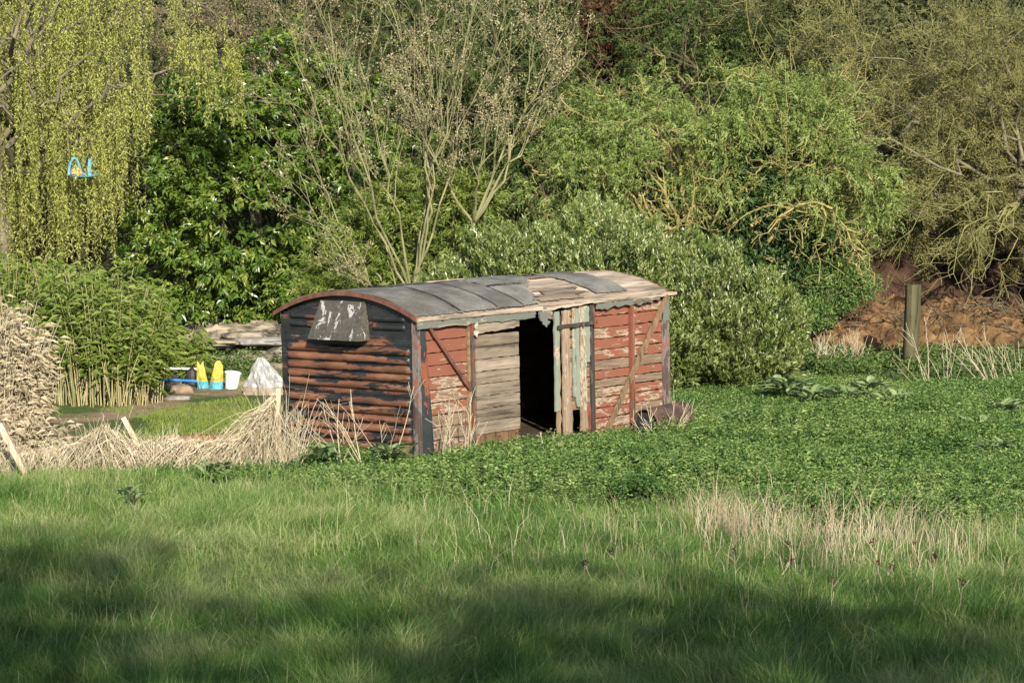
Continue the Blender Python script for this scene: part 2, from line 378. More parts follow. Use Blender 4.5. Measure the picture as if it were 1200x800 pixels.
plain('turquoise_plastic', (.06, .28, .38), (.14, .42, .52), 9, .5, 1., .5, .1, .05)
plain('faded_turquoise', (.08, .26, .33), (.16, .38, .44), 8, .6, .5, .3, .15, .03)
plain('faded_yellow', (.30, .28, .06), (.45, .40, .10), 8, .6)
plain('white_plastic', (.62, .62, .60), (.82, .82, .80), 5, .4)
plain('clear_sack', (.26, .26, .25), (.50, .50, .49), 7, .25, .8, .6, .3, .04)
plain('sack_soil', (.17, .13, .095), (.30, .25, .2), 9, .9)
plain('blue_plastic', (.02, .14, .42), (.04, .22, .55), 5, .4)
plain('purple_plastic', (.22, .10, .36), (.30, .16, .45), 5, .4)
plain('tarp', (.07, .06, .048), (.33, .28, .20), 2.6, .8, .6, .2, 0, .06, .4, .6)
plain('stone', (.16, .15, .14), (.32, .30, .27), 6, .9)
plain('brownstone', (.14, .10, .07), (.30, .22, .15), 6, .9)
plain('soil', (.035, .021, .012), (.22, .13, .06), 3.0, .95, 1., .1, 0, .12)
plain('shade_dark_soil', (.018, .012, .009), (.075, .042, .026), 2.2, .95, 1., .1, 0, .15)  # dark earth, deepened further to stand for the tree's shade
plain('cutwood', (.45, .32, .20), (.60, .46, .30), 9, .8)
# ground
m, n = newmat('ground_soil'); M['ground'] = m
tc = N_(n, 'ShaderNodeTexCoord'); sp = N_(n, 'ShaderNodeSeparateXYZ'); n.links.new(tc.outputs['Object'], sp.inputs[0])
x = noise(n, .5, (1, 1, 1), 6, .6); y = noise(n, 9, (1, 1, 1), 5, .65)
green = ramp(n, y, [(.3, (.035, .055, .015)), (.7, (.09, .12, .035))])
dirt = ramp(n, y, [(.3, (.15, .105, .065)), (.7, (.30, .22, .145))])
dark = ramp(n, y, [(.3, (.025, .02, .013)), (.7, (.06, .05, .03))])
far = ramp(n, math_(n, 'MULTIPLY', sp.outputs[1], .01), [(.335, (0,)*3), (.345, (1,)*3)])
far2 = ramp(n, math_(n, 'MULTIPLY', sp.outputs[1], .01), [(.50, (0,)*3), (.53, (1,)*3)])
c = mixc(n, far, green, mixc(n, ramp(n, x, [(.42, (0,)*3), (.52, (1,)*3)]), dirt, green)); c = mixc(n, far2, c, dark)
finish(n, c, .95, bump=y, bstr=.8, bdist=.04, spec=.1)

# ---------------------------------------------------------------- ground
def gz(x, y):
    x = np.asarray(x, float); y = np.asarray(y, float)
    z = (fbm(x*.55+3, y*.55, 5, 3)-.45)*.16*sstep(33, 27, y) + (fbm(x*1.1, y*1.1, 9, 3)-.45)*.05
    sv = (x+1.16519)*.758-(y-31.96855)*.652     # metres in front of the van's side
    z = z - .05*sstep(2.5, .3, np.abs(sv))*sstep(40, 37, y)*sstep(29, 31, y)
    z = z + 2.2*sstep(15, 2, y) + 12*sstep(62, 88, y)*(.8+.4*fbm(x*.06, y*.06, 2, 2))
    z = z + .5*sstep(44, 52, y)*sstep(-3, -6, x) + 1.0*sstep(46, 54, y)*sstep(4, 7, x)
    return z
xs = np.unique(np.concatenate([np.linspace(-90, -14, 20), np.linspace(-14, 16, 170), np.linspace(16, 90, 20)]))
ys = np.unique(np.concatenate([np.linspace(-70, 14, 30), np.linspace(14, 60, 250), np.linspace(60, 140, 50)]))
X, Y = np.meshgrid(xs, ys, indexing='ij'); Z = gz(X, Y)
mb = MB(); nx, ny = X.shape
i, j = np.meshgrid(np.arange(nx-1), np.arange(ny-1), indexing='ij'); a = (i*ny+j).ravel()
mb.add(np.stack([X, Y, Z], -1), np.stack([a, a+ny, a+ny+1, a+1], 1))
tag(mb.build('ground', M['ground'], smooth=True), kind='structure')

def mound(name, label, mat, x0, x1, y0, y1, hfun, nx=140, ny=70, kind='structure', cat=None, seed=1):
    xs = np.linspace(x0, x1, nx); ys = np.linspace(y0, y1, ny); X, Y = np.meshgrid(xs, ys, indexing='ij')
    Z = gz(X, Y) - .12 + hfun(X, Y)
    mb = MB(); i, j = np.meshgrid(np.arange(nx-1), np.arange(ny-1), indexing='ij'); a = (i*ny+j).ravel()
    mb.add(np.stack([X, Y, Z], -1), np.stack([a, a+ny, a+ny+1, a+1], 1))
    return tag(mb.build(name, mat, smooth=False), label, cat, kind=kind)
def edge(X, Y, x0, x1, y0, y1, s=.8): return sstep(x0, x0+s, X)*sstep(x1, x1-s, X)*sstep(y0, y0+s, Y)*sstep(y1, y1-s, Y)
# right bank of dug soil: low bright ridge in front, lumpy dark heap behind, tree shade painted into its soil
mound('soil_bank', 'low ridge of dug orange-brown earth behind the wooden post', M['soil'], 4.8, 16, 45.2, 50.5,
      lambda X, Y: edge(X, Y, 4.8, 16, 45.2, 50.5, 1.0)*(.42+.5*(fbm(X*.9, Y*.9, 3)-.5)+.7*np.abs(fbm(X*1.6, Y*2.6, 4)-.5)+.4*np.abs(fbm(X*5, Y*7, 8, 4)-.45)*fbm(X*.8, Y*.8, 33)*2), 520, 240)
mound('shade_dark_bank', 'tall heap of dark earth and roots under the twiggy tree, tree shade painted into its colour', M['shade_dark_soil'], 5.6, 17, 49, 56,
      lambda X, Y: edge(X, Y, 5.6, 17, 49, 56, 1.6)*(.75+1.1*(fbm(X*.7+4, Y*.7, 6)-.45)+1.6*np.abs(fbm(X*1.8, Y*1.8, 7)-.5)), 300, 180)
mound('sandy_bank', 'low bank of pale sandy rubble under the laurel bush', M['tarp'], -8.4, -3.0, 45.3, 50,
      lambda X, Y: edge(X, Y, -8.4, -3.0, 45.3, 50, .9)*(.16+.28*sstep(-6.5, -4.2, X)+.3*np.abs(fbm(X*1.3, Y*2.0, 3)-.5)+.16*(fbm(X*5, Y*5, 4, 2)-.4)), 240, 160)

t = bpy.data.objects.new('root_tangle', None); col.objects.link(t); t.location = (9, 48.5, 1); tag(t, 'dark tangle of dead roots and twigs lying over the earth bank', 'roots')
g = np.random.default_rng(17); n_ = 260; k = 7; x = g.uniform(5.2, 12, n_); y = g.uniform(45.8, 50.5, n_); D = nrm(np.stack([g.normal(0, 1, n_), g.normal(0, .5, n_), g.normal(.1, .5, n_)], 1)); z = np.asarray(gz(x, y))+g.uniform(.3, .9, n_)*sstep(45.6, 47.5, y); pts = [np.stack([x-9, y-48.5, z-1], 1)]
for i in range(k-1): D = nrm(D+g.normal(0, .35, D.shape)-np.array([0, 0, .08])); pts.append(pts[-1]+D*.14)
mb = MB(); tubes(mb, np.stack(pts, 1), np.linspace(.016, .005, k)[None]*g.uniform(.5, 1.4, (n_, 1)), 4); mb.build('roots', M['bark'], t)

# ---------------------------------------------------------------- goods van
L, W, H = 5.2, 2.44, 1.74
yaw = .861077; r1, r2 = .01187, -.01392
ex = np.array([math.cos(yaw), math.sin(yaw), r1]); ey = np.array([-math.sin(yaw), math.cos(yaw), r2]); ex /= np.linalg.norm(ex)
ey -= ex*(ex@ey); ey /= np.linalg.norm(ey); ez = np.cross(ex, ey)
van = thing('goods_van', 'derelict red and black railway goods van body with curved felt roof and open doorway', 'goods van')
mw = Matrix(((ex[0], ey[0], ez[0], -1.16519), (ex[1], ey[1], ez[1], 31.96855), (ex[2], ey[2], ez[2], 0), (0, 0, 0, 1)))
van.matrix_world = mw
RA, RC = 2.881, 1.22
def arch(y): return 1.76 + np.sqrt(RA**2-(np.asarray(y, float)-RC)**2) - (RA-.30)
UX, UY, UZ = (1, 0, 0), (0, 1, 0), (0, 0, 1); OUT = (0, -1, 0)
# corrugated near end
def end_wall(x, sgn, name):
    ny_, nz_ = 260, 300
    yy = np.linspace(.015, W-.015, ny_); t = np.linspace(0, 1, nz_)
    Yg, T = np.meshgrid(yy, t, indexing='ij'); top = arch(Yg)-.01
    zs = -.15 + (1.45+.15)*np.clip(T/.78, 0, 1); Zg = np.where(T <= .78, zs, 1.45+(top-1.45)*(T-.78)/.22)
    h = np.zeros_like(Zg)
    def ridge(zc, y0, y1, A=.042, hw=.05):
        ends = np.sqrt(np.clip(1-(1-np.clip((Yg-y0)/.06, 0, 1))**2, 0, 1))*np.sqrt(np.clip(1-(1-np.clip((y1-Yg)/.06, 0, 1))**2, 0, 1))
        d = np.abs(Zg-zc)/(hw*(.6+.4*ends)+1e-6)
        return A*ends*np.where(d < 1, np.cos(d*np.pi/2)**.8 if False else np.sqrt(np.clip(1-d*d, 0, 1)), 0)
    for zc in (1.325, 1.212, 1.10, .987, .875, .68, .565, .45, .335, .22, .105, -.01, -.12): h = np.maximum(h, ridge(zc, .13, W-.13))
    for zc in (1.735, 1.63):
        h = np.maximum(h, ridge(zc, .2, .76, .034, .04)); h = np.maximum(h, ridge(zc, 1.74, W-.2, .034, .04))
    h = np.maximum(h, np.where(np.abs(Zg-1.435) < .035, .008, 0)); h = np.maximum(h, np.where(np.abs(Zg-.785) < .03, .008, 0))
    h = h + (fbm(Yg*3, Zg*3, 5, 3)-.5)*.012
    mb = MB(); i, j = np.meshgrid(np.arange(ny_-1), np.arange(nz_-1), indexing='ij'); a = (i*nz_+j).ravel()
    Xg = x - sgn*h
    F = np.stack([a, a+1, a+nz_+1, a+nz_], 1); tint = np.clip(h/.042, 0, 1)[:-1, :-1].ravel()
    mb.add(np.stack([Xg, Yg, Zg], -1), F if sgn > 0 else F[:, ::-1], tint)
    # rivets along the two lap lines and round the arch, domes
    pts = [(y, 1.435) for y in np.arange(.06, W, .052)] + [(y, .785) for y in np.arange(.06, W, .052)]
    pts += [(y, float(arch(y))-.06) for y in np.arange(.1, W, .07)] + [(y, float(arch(y))-.13) for y in np.arange(.25, W-.2, .07)]
    for y, z in pts:
        a = np.arange(6)/6*2*np.pi; r = .0095
        v = [(x-sgn*.005, y+r*math.cos(q), z+r*math.sin(q)) for q in a] + [(x-sgn*.012, y+r*.6*math.cos(q), z+r*.6*math.sin(q)) for q in a]
        v = [(vx-sgn*.008, vy, vz) for vx, vy, vz in v]
        mb.add(v, [(k, (k+1) % 6, 6+(k+1) % 6, 6+k) for k in range(6)], .4); mb.add(v[6:], [tuple(range(6))], .4)
    o = mb.build(name, M['end'], van, smooth=True); return o
end_wall(0., 1, 'end_wall'); end_wall(L, -1, 'end_wall')
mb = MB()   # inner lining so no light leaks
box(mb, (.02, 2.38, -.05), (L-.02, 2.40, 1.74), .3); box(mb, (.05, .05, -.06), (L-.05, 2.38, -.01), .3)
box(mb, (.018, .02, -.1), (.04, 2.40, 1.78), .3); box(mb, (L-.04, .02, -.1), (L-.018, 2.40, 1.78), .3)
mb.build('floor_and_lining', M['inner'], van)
mb = MB()
for k in range(11): board(mb, (.03, W, -.12+k*.17), UX, UZ, (0, 1, 0), L-.06, .165, .03, rng.random(), 12)
mb.build('side_wall', M['red'], van)
# curved rim iron of the near and far end
def rim(x0, x1, name, drop=.05, mat='rim_rust'):
    mb = MB(); y = np.linspace(-.06, 2.50, 60)
    for a, b in zip(y[:-1], y[1:]):
        za, zb = float(arch(a)), float(arch(b))
        v = [(x0, a, za-drop), (x1, a, za-drop), (x1, a, za+.015), (x0, a, za+.015), (x0, b, zb-drop), (x1, b, zb-drop), (x1, b, zb+.015), (x0, b, zb+.015)]
        mb.add(v, [(3,2,1,0)][:0] + [(0,1,5,4),(1,2,6,5),(2,3,7,6),(3,0,4,7)])
    a = y[0]; za = float(arch(a)); mb.add([(x0,a,za-drop),(x1,a,za-drop),(x1,a,za+.015),(x0,a,za+.015)], [(0,1,2,3)])
    a = y[-1]; za = float(arch(a)); mb.add([(x0,a,za-drop),(x1,a,za-drop),(x1,a,za+.015),(x0,a,za+.015)], [(3,2,1,0)])
    return mb.build(name, M[mat], van)
rim(-.075, -.055, 'roof_rim', .042); rim(-.055, .012, 'roof_rim', -.002); rim(5.235, 5.26, 'roof_rim', .035, 'brownwood')
# roof boards running lengthwise
mb = MB(); nb = 17; ya = np.linspace(-.05, 2.49, nb+1)
for k in range(nb):
    a, b = ya[k], ya[k+1]; za, zb = float(arch(a))-.0, float(arch(b))-.0
    V = np.array([0, b-a, zb-za]); hw = np.linalg.norm(V); Nn = np.cross((1, 0, 0), V/hw)
    e = rng.uniform(-.02, .05) if b < 2.2 else 0
    x0 = -.05
    o_ = np.array([x0, a, za]) + Nn*rng.uniform(-.002, .012)
    board(mb, o_, UX, V, Nn, L+.06+e+.05, hw-.006, .028, rng.random(), 26, .003, .01)
mb.build('roof_boards', M['palewood'], van)
# torn grey and brown remnants + felt sheets
def felt(poly_x, y0, y1, lift, tint, name, mat='felt', n=16, mx=24, wob=.02):
    """sheet between x=f0(y) and x=f1(y); poly_x = function pair"""
    mb = MB(); yy = np.linspace(y0, y1, n); f0, f1 = poly_x
    G = np.zeros((n, mx, 3))
    for i, y in enumerate(yy):
        a = f0(y)+rng.normal(0, wob*.5); b = f1(y)+rng.normal(0, wob)
        xx = np.linspace(a, b, mx)
        yj = y + (rng.normal(0, .008, mx) if i in (0, n-1) else 0)
        G[i, :, 0] = xx; G[i, :, 1] = yj; G[i, :, 2] = arch(np.clip(yj, -.06, 2.5)) + lift + (fbm(xx*4, np.full(mx, y*4.), 11, 3)-.5)*.022
    P = G.reshape(-1, 3); B = P.copy(); B[:, 2] -= .006
    i, j = np.meshgrid(np.arange(n-1), np.arange(mx-1), indexing='ij'); a = (i*mx+j).ravel(); K = n*mx
    mb.add(np.concatenate([P, B]), np.concatenate([np.stack([a, a+1, a+mx+1, a+mx], 1), np.stack([a+mx, a+mx+1, a+1, a], 1)+K]), tint)
    r = np.arange(mx-1); e = []
    e += [(q, K+q, K+q+1, q+1) for q in r]; q0 = (n-1)*mx; e += [(q0+q+1, K+q0+q+1, K+q0+q, q0+q) for q in r]
    e += [((q+1)*mx, K+(q+1)*mx, K+q*mx, q*mx) for q in range(n-1)]; e += [(q*mx+mx-1, K+q*mx+mx-1, K+(q+1)*mx+mx-1, (q+1)*mx+mx-1) for q in range(n-1)]
    mb.add(np.concatenate([P, B]), e, tint)
    return mb.build(name, M[mat], van)
tear = lambda y: np.interp(y, [0, .4, .75, 1.1, 1.5, 2.5], [2.33, 2.62, 3.1, 3.3, 3.2, 3.1])
cuts = [-.02, .74, 1.48, 2.0]
felt((lambda y: -.04, lambda y: .80), -.04, 2.46, .026, .35, 'felt_sheet')
felt((lambda y: .76, lambda y: 1.52), -.045, 1.10, .034, .6, 'felt_sheet')
felt((lambda y: .79, lambda y: 2.02), 1.06, 2.46, .040, .2, 'felt_sheet')
felt((lambda y: 1.50, lambda y: 2.05), -.045, 1.09, .043, .3, 'felt_sheet')
felt((lambda y: 2.0, lambda y: tear(y)), -.03, .62, .036, .7, 'felt_sheet', wob=.04)
felt((lambda y: 1.98, lambda y: tear(y)-.05), .60, 1.3, .050, .45, 'felt_sheet', wob=.05)
felt((lambda y: 1.98, lambda y: tear(y)), 1.28, 2.46, .046, .5, 'felt_sheet', wob=.05)
felt((lambda y: 3.72-.0*y, lambda y: 4.42+.0*y), .10, 1.22, .034, .4, 'felt_sheet', wob=.03)
felt((lambda y: 4.0, lambda y: 4.55), 1.2, 2.3, .036, .3, 'felt_sheet', wob=.05)
for (a, b, c, d) in ((2.5, 3.35, .03, .2), (2.75, 3.5, .16, .34), (3.3, 3.62, .9, 1.1)): felt((lambda y: a, lambda y: b), c, d, .030, .2, 'torn_felt_strip', 'greywood', 8, 14, .09)
for (x0, x1, y0, y1) in ((.77, .785, -.04, 2.46), (1.505, 1.52, -.04, 1.1), (2.005, 2.02, -.04, 2.46), (.80, 2.0, 1.075, 1.10), (2.02, 2.75, .60, .622)):
    felt((lambda y: x0, lambda y: x1), y0, y1, .053, 0., 'tar_seam', 'black_iron', 16, 6 if x1-x0 < .1 else 24, .008)
# a split lath on the felt, eave battens and fascia
mb = MB(); board(mb, (1.45, 1.13, float(arch(1.13))+.06), (1, .02, 0), UY, UZ, .75, .05, .02, .5, 10); mb.build('roof_lath', M['palewood'], van)
z0 = 1.715
mb = MB(); board(mb, (-.05, -.085, z0+.005), (1, 0, .0), UZ, OUT, 2.42, .05, .045, .6, 20, .004); mb.build('eave_batten', M['palewood'], van)
mb = MB(); board(mb, (2.36, -.08, z0-.02), (1, 0, .055), UZ, OUT, 1.12, .035, .04, .7, 14, .007); mb.build('eave_batten', M['palewood'], van)
mb = MB(); board(mb, (3.45, -.085, z0+.03), (1, 0, .004), UZ, OUT, 1.85, .045, .045, .6, 16, .005); mb.build('eave_batten', M['palewood'], van)
mb = MB(); board(mb, (-.05, -.07, 1.625), (1, 0, 0), UZ, OUT, 2.3, .088, .025, .4, 30, .008, .02); mb.build('fascia_board', M['fascia'], van)
mb = MB(); board(mb, (2.3, -.075, 1.615), (1, 0, -.02), UZ, OUT, .3, .10, .02, .5, 8, .02, .03); mb.build('fascia_board', M['fascia'], van)
mb = MB(); board(mb, (2.30, -.09, 1.66), (.45, -.05, -1), (1, 0, .45), OUT, .21, .12, .015, .3, 6, .016, .02); mb.build('fascia_board', M['fascia'], van)
mb = MB(); board(mb, (3.52, -.07, 1.655), (1, 0, .02), UZ, OUT, 1.25, .085, .025, .35, 22, .014, .03); mb.build('fascia_board', M['fascia'], van)
mb = MB(); board(mb, (4.3, -.08, 1.70), (1, 0, .01), UZ, OUT, .62, .065, .02, .6, 12, .012, .03); mb.build('fascia_board', M['fascia'], van)
# side planks
def plank_panel(x0, x1, zs, wears, name, mat, yoff=0., n=14, je=.003):
    mb = MB()
    for (a, b), wv in zip(zip(zs[:-1], zs[1:]), wears):
        board(mb, (x0, yoff+rng.uniform(-.004, .004), a), (1, 0, rng.normal(0, .001)), UZ, OUT, x1-x0, b-a-.014, .028, wv, n, je)
    return mb.build(name, M[mat], van)
zs = [-.12, .04, .20, .36, .52, .68, .84, 1.00, 1.15, 1.31, 1.47, 1.62, 1.76]
plank_panel(.10, .935, zs, [.75, .8, .9, .95, .6, .7, .62, .45, .38, .40, .3, .3], 'side_wall', 'red')
zs = [-.12, .03, .17, .31, .45, .58, .70, .82, .96, 1.10, 1.25, 1.40, 1.56, 1.69, 1.79]
plank_panel(3.50, 4.30, zs, [.6, .72, .5, .6, .7, .95, .42, 1.1, .55, .42, .62, .36, .38, .8], 'side_wall', 'red', n=14, je=.004)
plank_panel(4.36, 5.05, zs, [.6, .72, .85, .5, .55, 1.0, .42, 1.05, .55, .5, .45, .4, .55, .9], 'side_wall', 'red', n=12, je=.004)
# posts and braces
def upright(x0, x1, z0, z1, name, mat, th=.045, tint=.5, y=-.004, lean=0.):
    mb = MB(); board(mb, (x0, y-th, z0), (lean, 0, 1), (-1, 0, 0), OUT, z1-z0, -(x1-x0), th, tint, 16, .002) if False else board(mb, (x0, y-th, z0), (lean, 0, 1), UX, OUT, z1-z0, x1-x0, th, tint, 16, .003)
    return mb.build(name, M[mat], van)
upright(.925, .962, -.1, 1.70, 'door_post', 'brownwood', .03); upright(.975, 1.005, -.1, 1.71, 'door_post', 'iron', .06)
upright(3.42, 3.50, -.06, 1.72, 'door_post', 'iron', .03, .7); upright(3.33, 3.40, -.06, .36, 'door_post', 'darkiron', .0251)
upright(4.285, 4.325, .04, 1.74, 'wall_post', 'iron', .05, .4); upright(4.335, 4.385, .04, 1.74, 'wall_post', 'rotwood', .03)
def brace(p, q, wd, name, mat, th=.03, y=-.055, tint=.4):
    p = np.array(p); q = np.array(q); d = q-p; Ln = np.linalg.norm(d); d = d/Ln; Vv = np.array([-d[1], d[0]])
    mb = MB(); board(mb, (p[0]-Vv[0]*wd/2, y, p[1]-Vv[1]*wd/2), (d[0], 0, d[1]), (Vv[0], 0, Vv[1]), OUT, Ln, wd, th, tint, 16, .003)
    return mb.build(name, M[mat], van)
brace((.13, 1.70), (.95, .78), .045, 'brace', 'rust', .03, -.055)
brace((3.66, -.06), (5.09, 1.76), .075, 'brace', 'bracewood', .035, -.09)
brace((4.00, -.12), (5.22, .22), .09, 'brace', 'bracewood', .035, -.10)
# corner plates
mb = MB(); v = [(-.004, -.016, -.12), (.285, -.016, -.12), (.135, -.016, 1.70), (-.004, -.016, 1.70)]
n_ = 14; G = []
for k in range(n_+1):
    t = k/n_; G += [(-.004, -.016, -.12+1.82*t), (.285-.15*t+rng.normal(0, .003), -.016, -.12+1.82*t), (.285-.15*t, -.001, -.12+1.82*t)]
f = []
for k in range(n_): f += [(3*k, 3*k+1, 3*k+4, 3*k+3), (3*k+1, 3*k+2, 3*k+5, 3*k+4)]
mb.add(G, f, .42); mb.build('corner_plate', M['darkiron'], van)
mb = MB(); box(mb, (-.02, -.018, -.12), (-.006, .07, 1.72), .6); box(mb, (-.02, -.03, -.12), (.035, -.019, 1.72), .65); mb.build('corner_angle', M['cornerred'], van)
mb = MB(); box(mb, (5.035, -.02, -.12), (5.20, -.003, 1.40), .5); mb.build('corner_plate', M['cornerred'], van)
mb = MB(); v = [(5.06, -.022, 1.40), (5.20, -.022, 1.40), (5.20, -.022, 1.76), (5.10, -.022, 1.76), (5.06, -.004, 1.40), (5.20, -.004, 1.40), (5.20, -.004, 1.76), (5.10, -.004, 1.76)]
mb.add(v, [(0,1,2,3),(3,2,6,7),(1,5,6,2),(0,3,7,4),(0,4,5,1)], .1); mb.build('corner_plate', M['fascia'], van)
# grey plank door
door = MB(); zd = [.19, .355, .52, .68, .84, 1.0, 1.16, 1.32, 1.475]
for a, b in zip(zd[:-1], zd[1:]): board(door, (1.075+rng.normal(0, .004), -.03, a), (1, 0, rng.normal(0, .0015)), UZ, OUT, .855, b-a-.009, .03, rng.random(), 12, .003, .003)
board(door, (1.08, -.045, 1.485), (1, 0, .05), UZ, OUT, .85, .15, .03, .8, 14, .007, .004)
door = door.build('grey_door', M['greywood'], van); tag(door, 'weathered bare grey plank door')
mb = MB()
for x, ww, zt, zb in ((1.075, .10, .2, -.06), (1.18, .08, .19, -.03), (1.27, .05, .19, .06), (1.33, .12, .19, -.05), (1.47, .07, .19, .02), (1.55, .15, .19, -.06), (1.72, .2, .19, -.04)):
    board(mb, (x, -.012, zt), (0, 0, -1), UX, OUT, zt-zb, ww, .02, rng.random(), 6, .005, .02)
mb.build('rotten_kickboard', M['rotwood'], door)
mb = MB(); board(mb, (1.04, -.04, 1.64), (1, 0, .04), UZ, OUT, .88, .05, .02, .9, 24, .014, .02)
board(mb, (1.03, -.07, 1.45), (.02, 0, 1), UX, OUT, .2, .05, .02, .9, 6, .012); mb.build('door_head', M['palewood'], door)
# broken boarded door
d2 = MB(); board(d2, (3.19, -.045, .02), (-.01, .0, 1), UX, OUT, 1.70, .13, .025, .45, 20, .007, .01)
d2 = d2.build('boarded_door', M['bluepeel'], van); tag(d2, 'broken door of upright boards with flaking blue and cream paint')
mb = MB(); board(mb, (2.655, -.035, .34), (0.01, 0, 1), UX, OUT, 1.34, .085, .025, .3, 16, .006, .01); mb.build('upright_board', M['bluepeel'], d2)
mb = MB(); board(mb, (2.70, -.02, -.02), (.01, 0, 1), UX, OUT, 1.70, .075, .02, .75, 20, .009, .01); mb.build('upright_board', M['bluepeel'], d2)
mb = MB(); board(mb, (3.045, -.03, .5), (.0, 0, 1), UX, OUT, 1.22, .05, .02, .4, 14, .008, .02); mb.build('upright_board', M['bluepeel'], d2)
mb = MB(); board(mb, (3.10, -.04, .36), (-.005, 0, 1), UX, OUT, 1.34, .07, .02, .2, 14, .005, .02); mb.build('upright_board', M['bluepeel'], d2)
mb = MB(); board(mb, (3.30, -.035, .95), (0, 0, 1), UX, OUT, .77, .10, .025, .25, 14, .01, .02); mb.build('upright_board', M['bluepeel'], d2)
mb = MB(); board(mb, (2.80, -.05, -.03), (.012, 0, 1), UX, OUT, 1.72, .135, .025, .55, 22, .006, .01)
board(mb, (2.94, -.03, -.01), (.0, 0, 1), UX, OUT, 1.0, .07, .02, .8, 14, .010, .02); mb.build('red_board', M['pinkpeel'], d2)
mb = MB()
for z in (.33, .47, .61, .75, .89, 1.03, 1.17, 1.31, 1.45, 1.59): board(mb, (2.99, .0, z), UX, UZ, OUT, .44, .132, .02, rng.random(), 6, .004)
mb.build('inner_boards', M['brownwood'], d2)
mb = MB(); board(mb, (2.68, -.075, 1.45), (1, 0, .012), UZ, OUT, .84, .045, .012, .7, 10, .003)
box(mb, (2.72, -.082, 1.435), (2.75, -.0762, 1.51), .5); box(mb, (3.2, -.084, 1.44), (3.23, -.0762, 1.51), .5); box(mb, (3.44, -.09, 1.43), (3.475, -.0762, 1.53), .5)
mb.build('hinge_strap', M['iron'], d2)
mb = MB(); board(mb, (1.9, -.03, -.09), (1, 0, .0), UZ, OUT, 1.6, .06, .08, .5, 12, .006); box(mb, (.3, .02, -.3), (5.0, .09, -.07), .5); mb.build('sill_beam', M['bracewood'], van)
# ventilator hood
mb = MB(); y0, y1, zt, zb = .84, 1.70, 1.945, 1.455; o_ = .21
n_ = 6
A = [(-.02, y0+.035, zt), (-.02, y1-.035, zt), (-o_, y1+.03, zb), (-o_, y0-.03, zb)]
v = A + [(0, y0+.035, zt), (0, y1-.035, zt), (.0, y1+.03, zb), (.0, y0-.03, zb)]
v2 = [(x+(.012 if k < 4 else 0), y+(.01 if k in (0, 3, 4, 7) else -.01), z-(.012 if k in (0, 1, 4, 5) else 0)) for k, (x, y, z) in enumerate(v)]
mb.add(v, [(3, 2, 1, 0), (0, 1, 5, 4), (1, 2, 6, 5), (3, 0, 4, 7)]); mb.add(v2, [(0, 1, 2, 3), (5, 6, 2, 1), (7, 4, 0, 3)])
mb.add([v[3], v[2], v2[2], v2[3], v[7], v2[7], v[6], v2[6]], [(0, 1, 2, 3), (4, 0, 3, 5), (1, 6, 7, 2)]); mb.build('vent_hood', M['hood'], van)

# ---------------------------------------------------------------- things on the ground
def G(x, y): return float(gz(x, y))
def lathe(mb, prof, n=24, M4=None, tint=0., closed=False):
    a = np.arange(n)/n*2*np.pi; V = np.array([[(r*math.cos(q), r*math.sin(q), z) for q in a] for r, z in prof]).reshape(-1, 3)
    if M4 is not None: V = V @ M4[:3, :3].T + M4[:3, 3]
    f = []
    for k in range(len(prof)-1):
        for i in range(n): f.append((k*n+i, k*n+(i+1) % n, (k+1)*n+(i+1) % n, (k+1)*n+i))
    mb.add(V, f, tint)
def axisM(p, d):
    q = Vector(d).to_track_quat('Z', 'Y').to_matrix().to_4x4(); q.translation = Vector(p); return np.array(q)
# steel drum lying by the van
tank = thing('steel_tank', 'rusty brown cylindrical tank lying in the weeds at the far end of the van', 'tank', (1.80, 34.0, 0))
A = axisM((-.02, 0, .20), (.62, .78, .04))
mb = MB(); lathe(mb, [(.195, .0), (.208, 0), (.212, .02), (.208, .05), (.208, .85), (.18, .9), (0.001, .92)], 36, A); lathe(mb, [(.195, 0), (.193, .10), (.001, .10)][::-1], 36, A); mb.build('shell', M['tank_rust'], tank, True)
mb = MB(); lathe(mb, [(.19, .095), (.184, .055), (.001, .05)][::-1], 32, A); B = A @ np.array(Matrix.Translation((-.12, .0, .03))); lathe(mb, [(.045, .02), (.045, -.01), (.02, -.012), (.02, .02)], 14, B)
B = A @ np.array(Matrix.Translation((.11, -.05, .03))); lathe(mb, [(.03, .02), (.03, -.01), (.001, -.012)], 12, B)
mb.build('end_plate', M['black_iron'], tank)
# posts
post = thing('wooden_post', 'thick weathered wooden gate post standing alone before the earth bank', 'post', (6.86, 44.0, G(6.86, 44.0)))
mb = MB(); K = 14; n_ = 20; V = []
for k in range(K):
    z = -.2 + 1.70*k/(K-1)
    for i in range(n_):
        a = i/n_*2*np.pi; r = .135*(1+.04*math.sin(3*a+1)+.02*math.sin(9*a)+rng.normal(0, .006)); V.append((r*math.cos(a)+.05*(z/1.5), r*math.sin(a), z))
V.append((.05, 0, 1.505)); f = [(k*n_+i, k*n_+(i+1) % n_, (k+1)*n_+(i+1) % n_, (k+1)*n_+i) for k in range(K-1) for i in range(n_)]
mb.add(V, f, .5); mb.add(V, [((K-1)*n_+i, (K-1)*n_+(i+1) % n_, len(V)-1) for i in range(n_)], 1.)
mb.build('post', M['postwood'], post)
def stake(x, y, h, lean, w_, label):
    s = thing('fence_stake', label, 'stake', (x, y, G(x, y)), 0, 'stakes of the overgrown fence')
    mb = MB(); board(mb, (0, 0, -.15), (lean[0], lean[1], 1), (1, 0, -lean[0]), OUT, h+.15, w_, w_*.8, .7, 10, .003); mb.build('stake', M['stakewood'], s); return s
stake(-5.66, 29.9, .74, (-.52, .1), .065, 'pale squared stake leaning left at the left edge of the field')
stake(-4.38, 31.0, .70, (-.52, .1), .06, 'pale squared stake leaning left out of the middle of the straw')
stake(-2.93, 31.35, .98, (.02, .02), .06, 'upright stake draped in straw beside the rusty end of the van')
p0 = at(252, 604, 31.5)
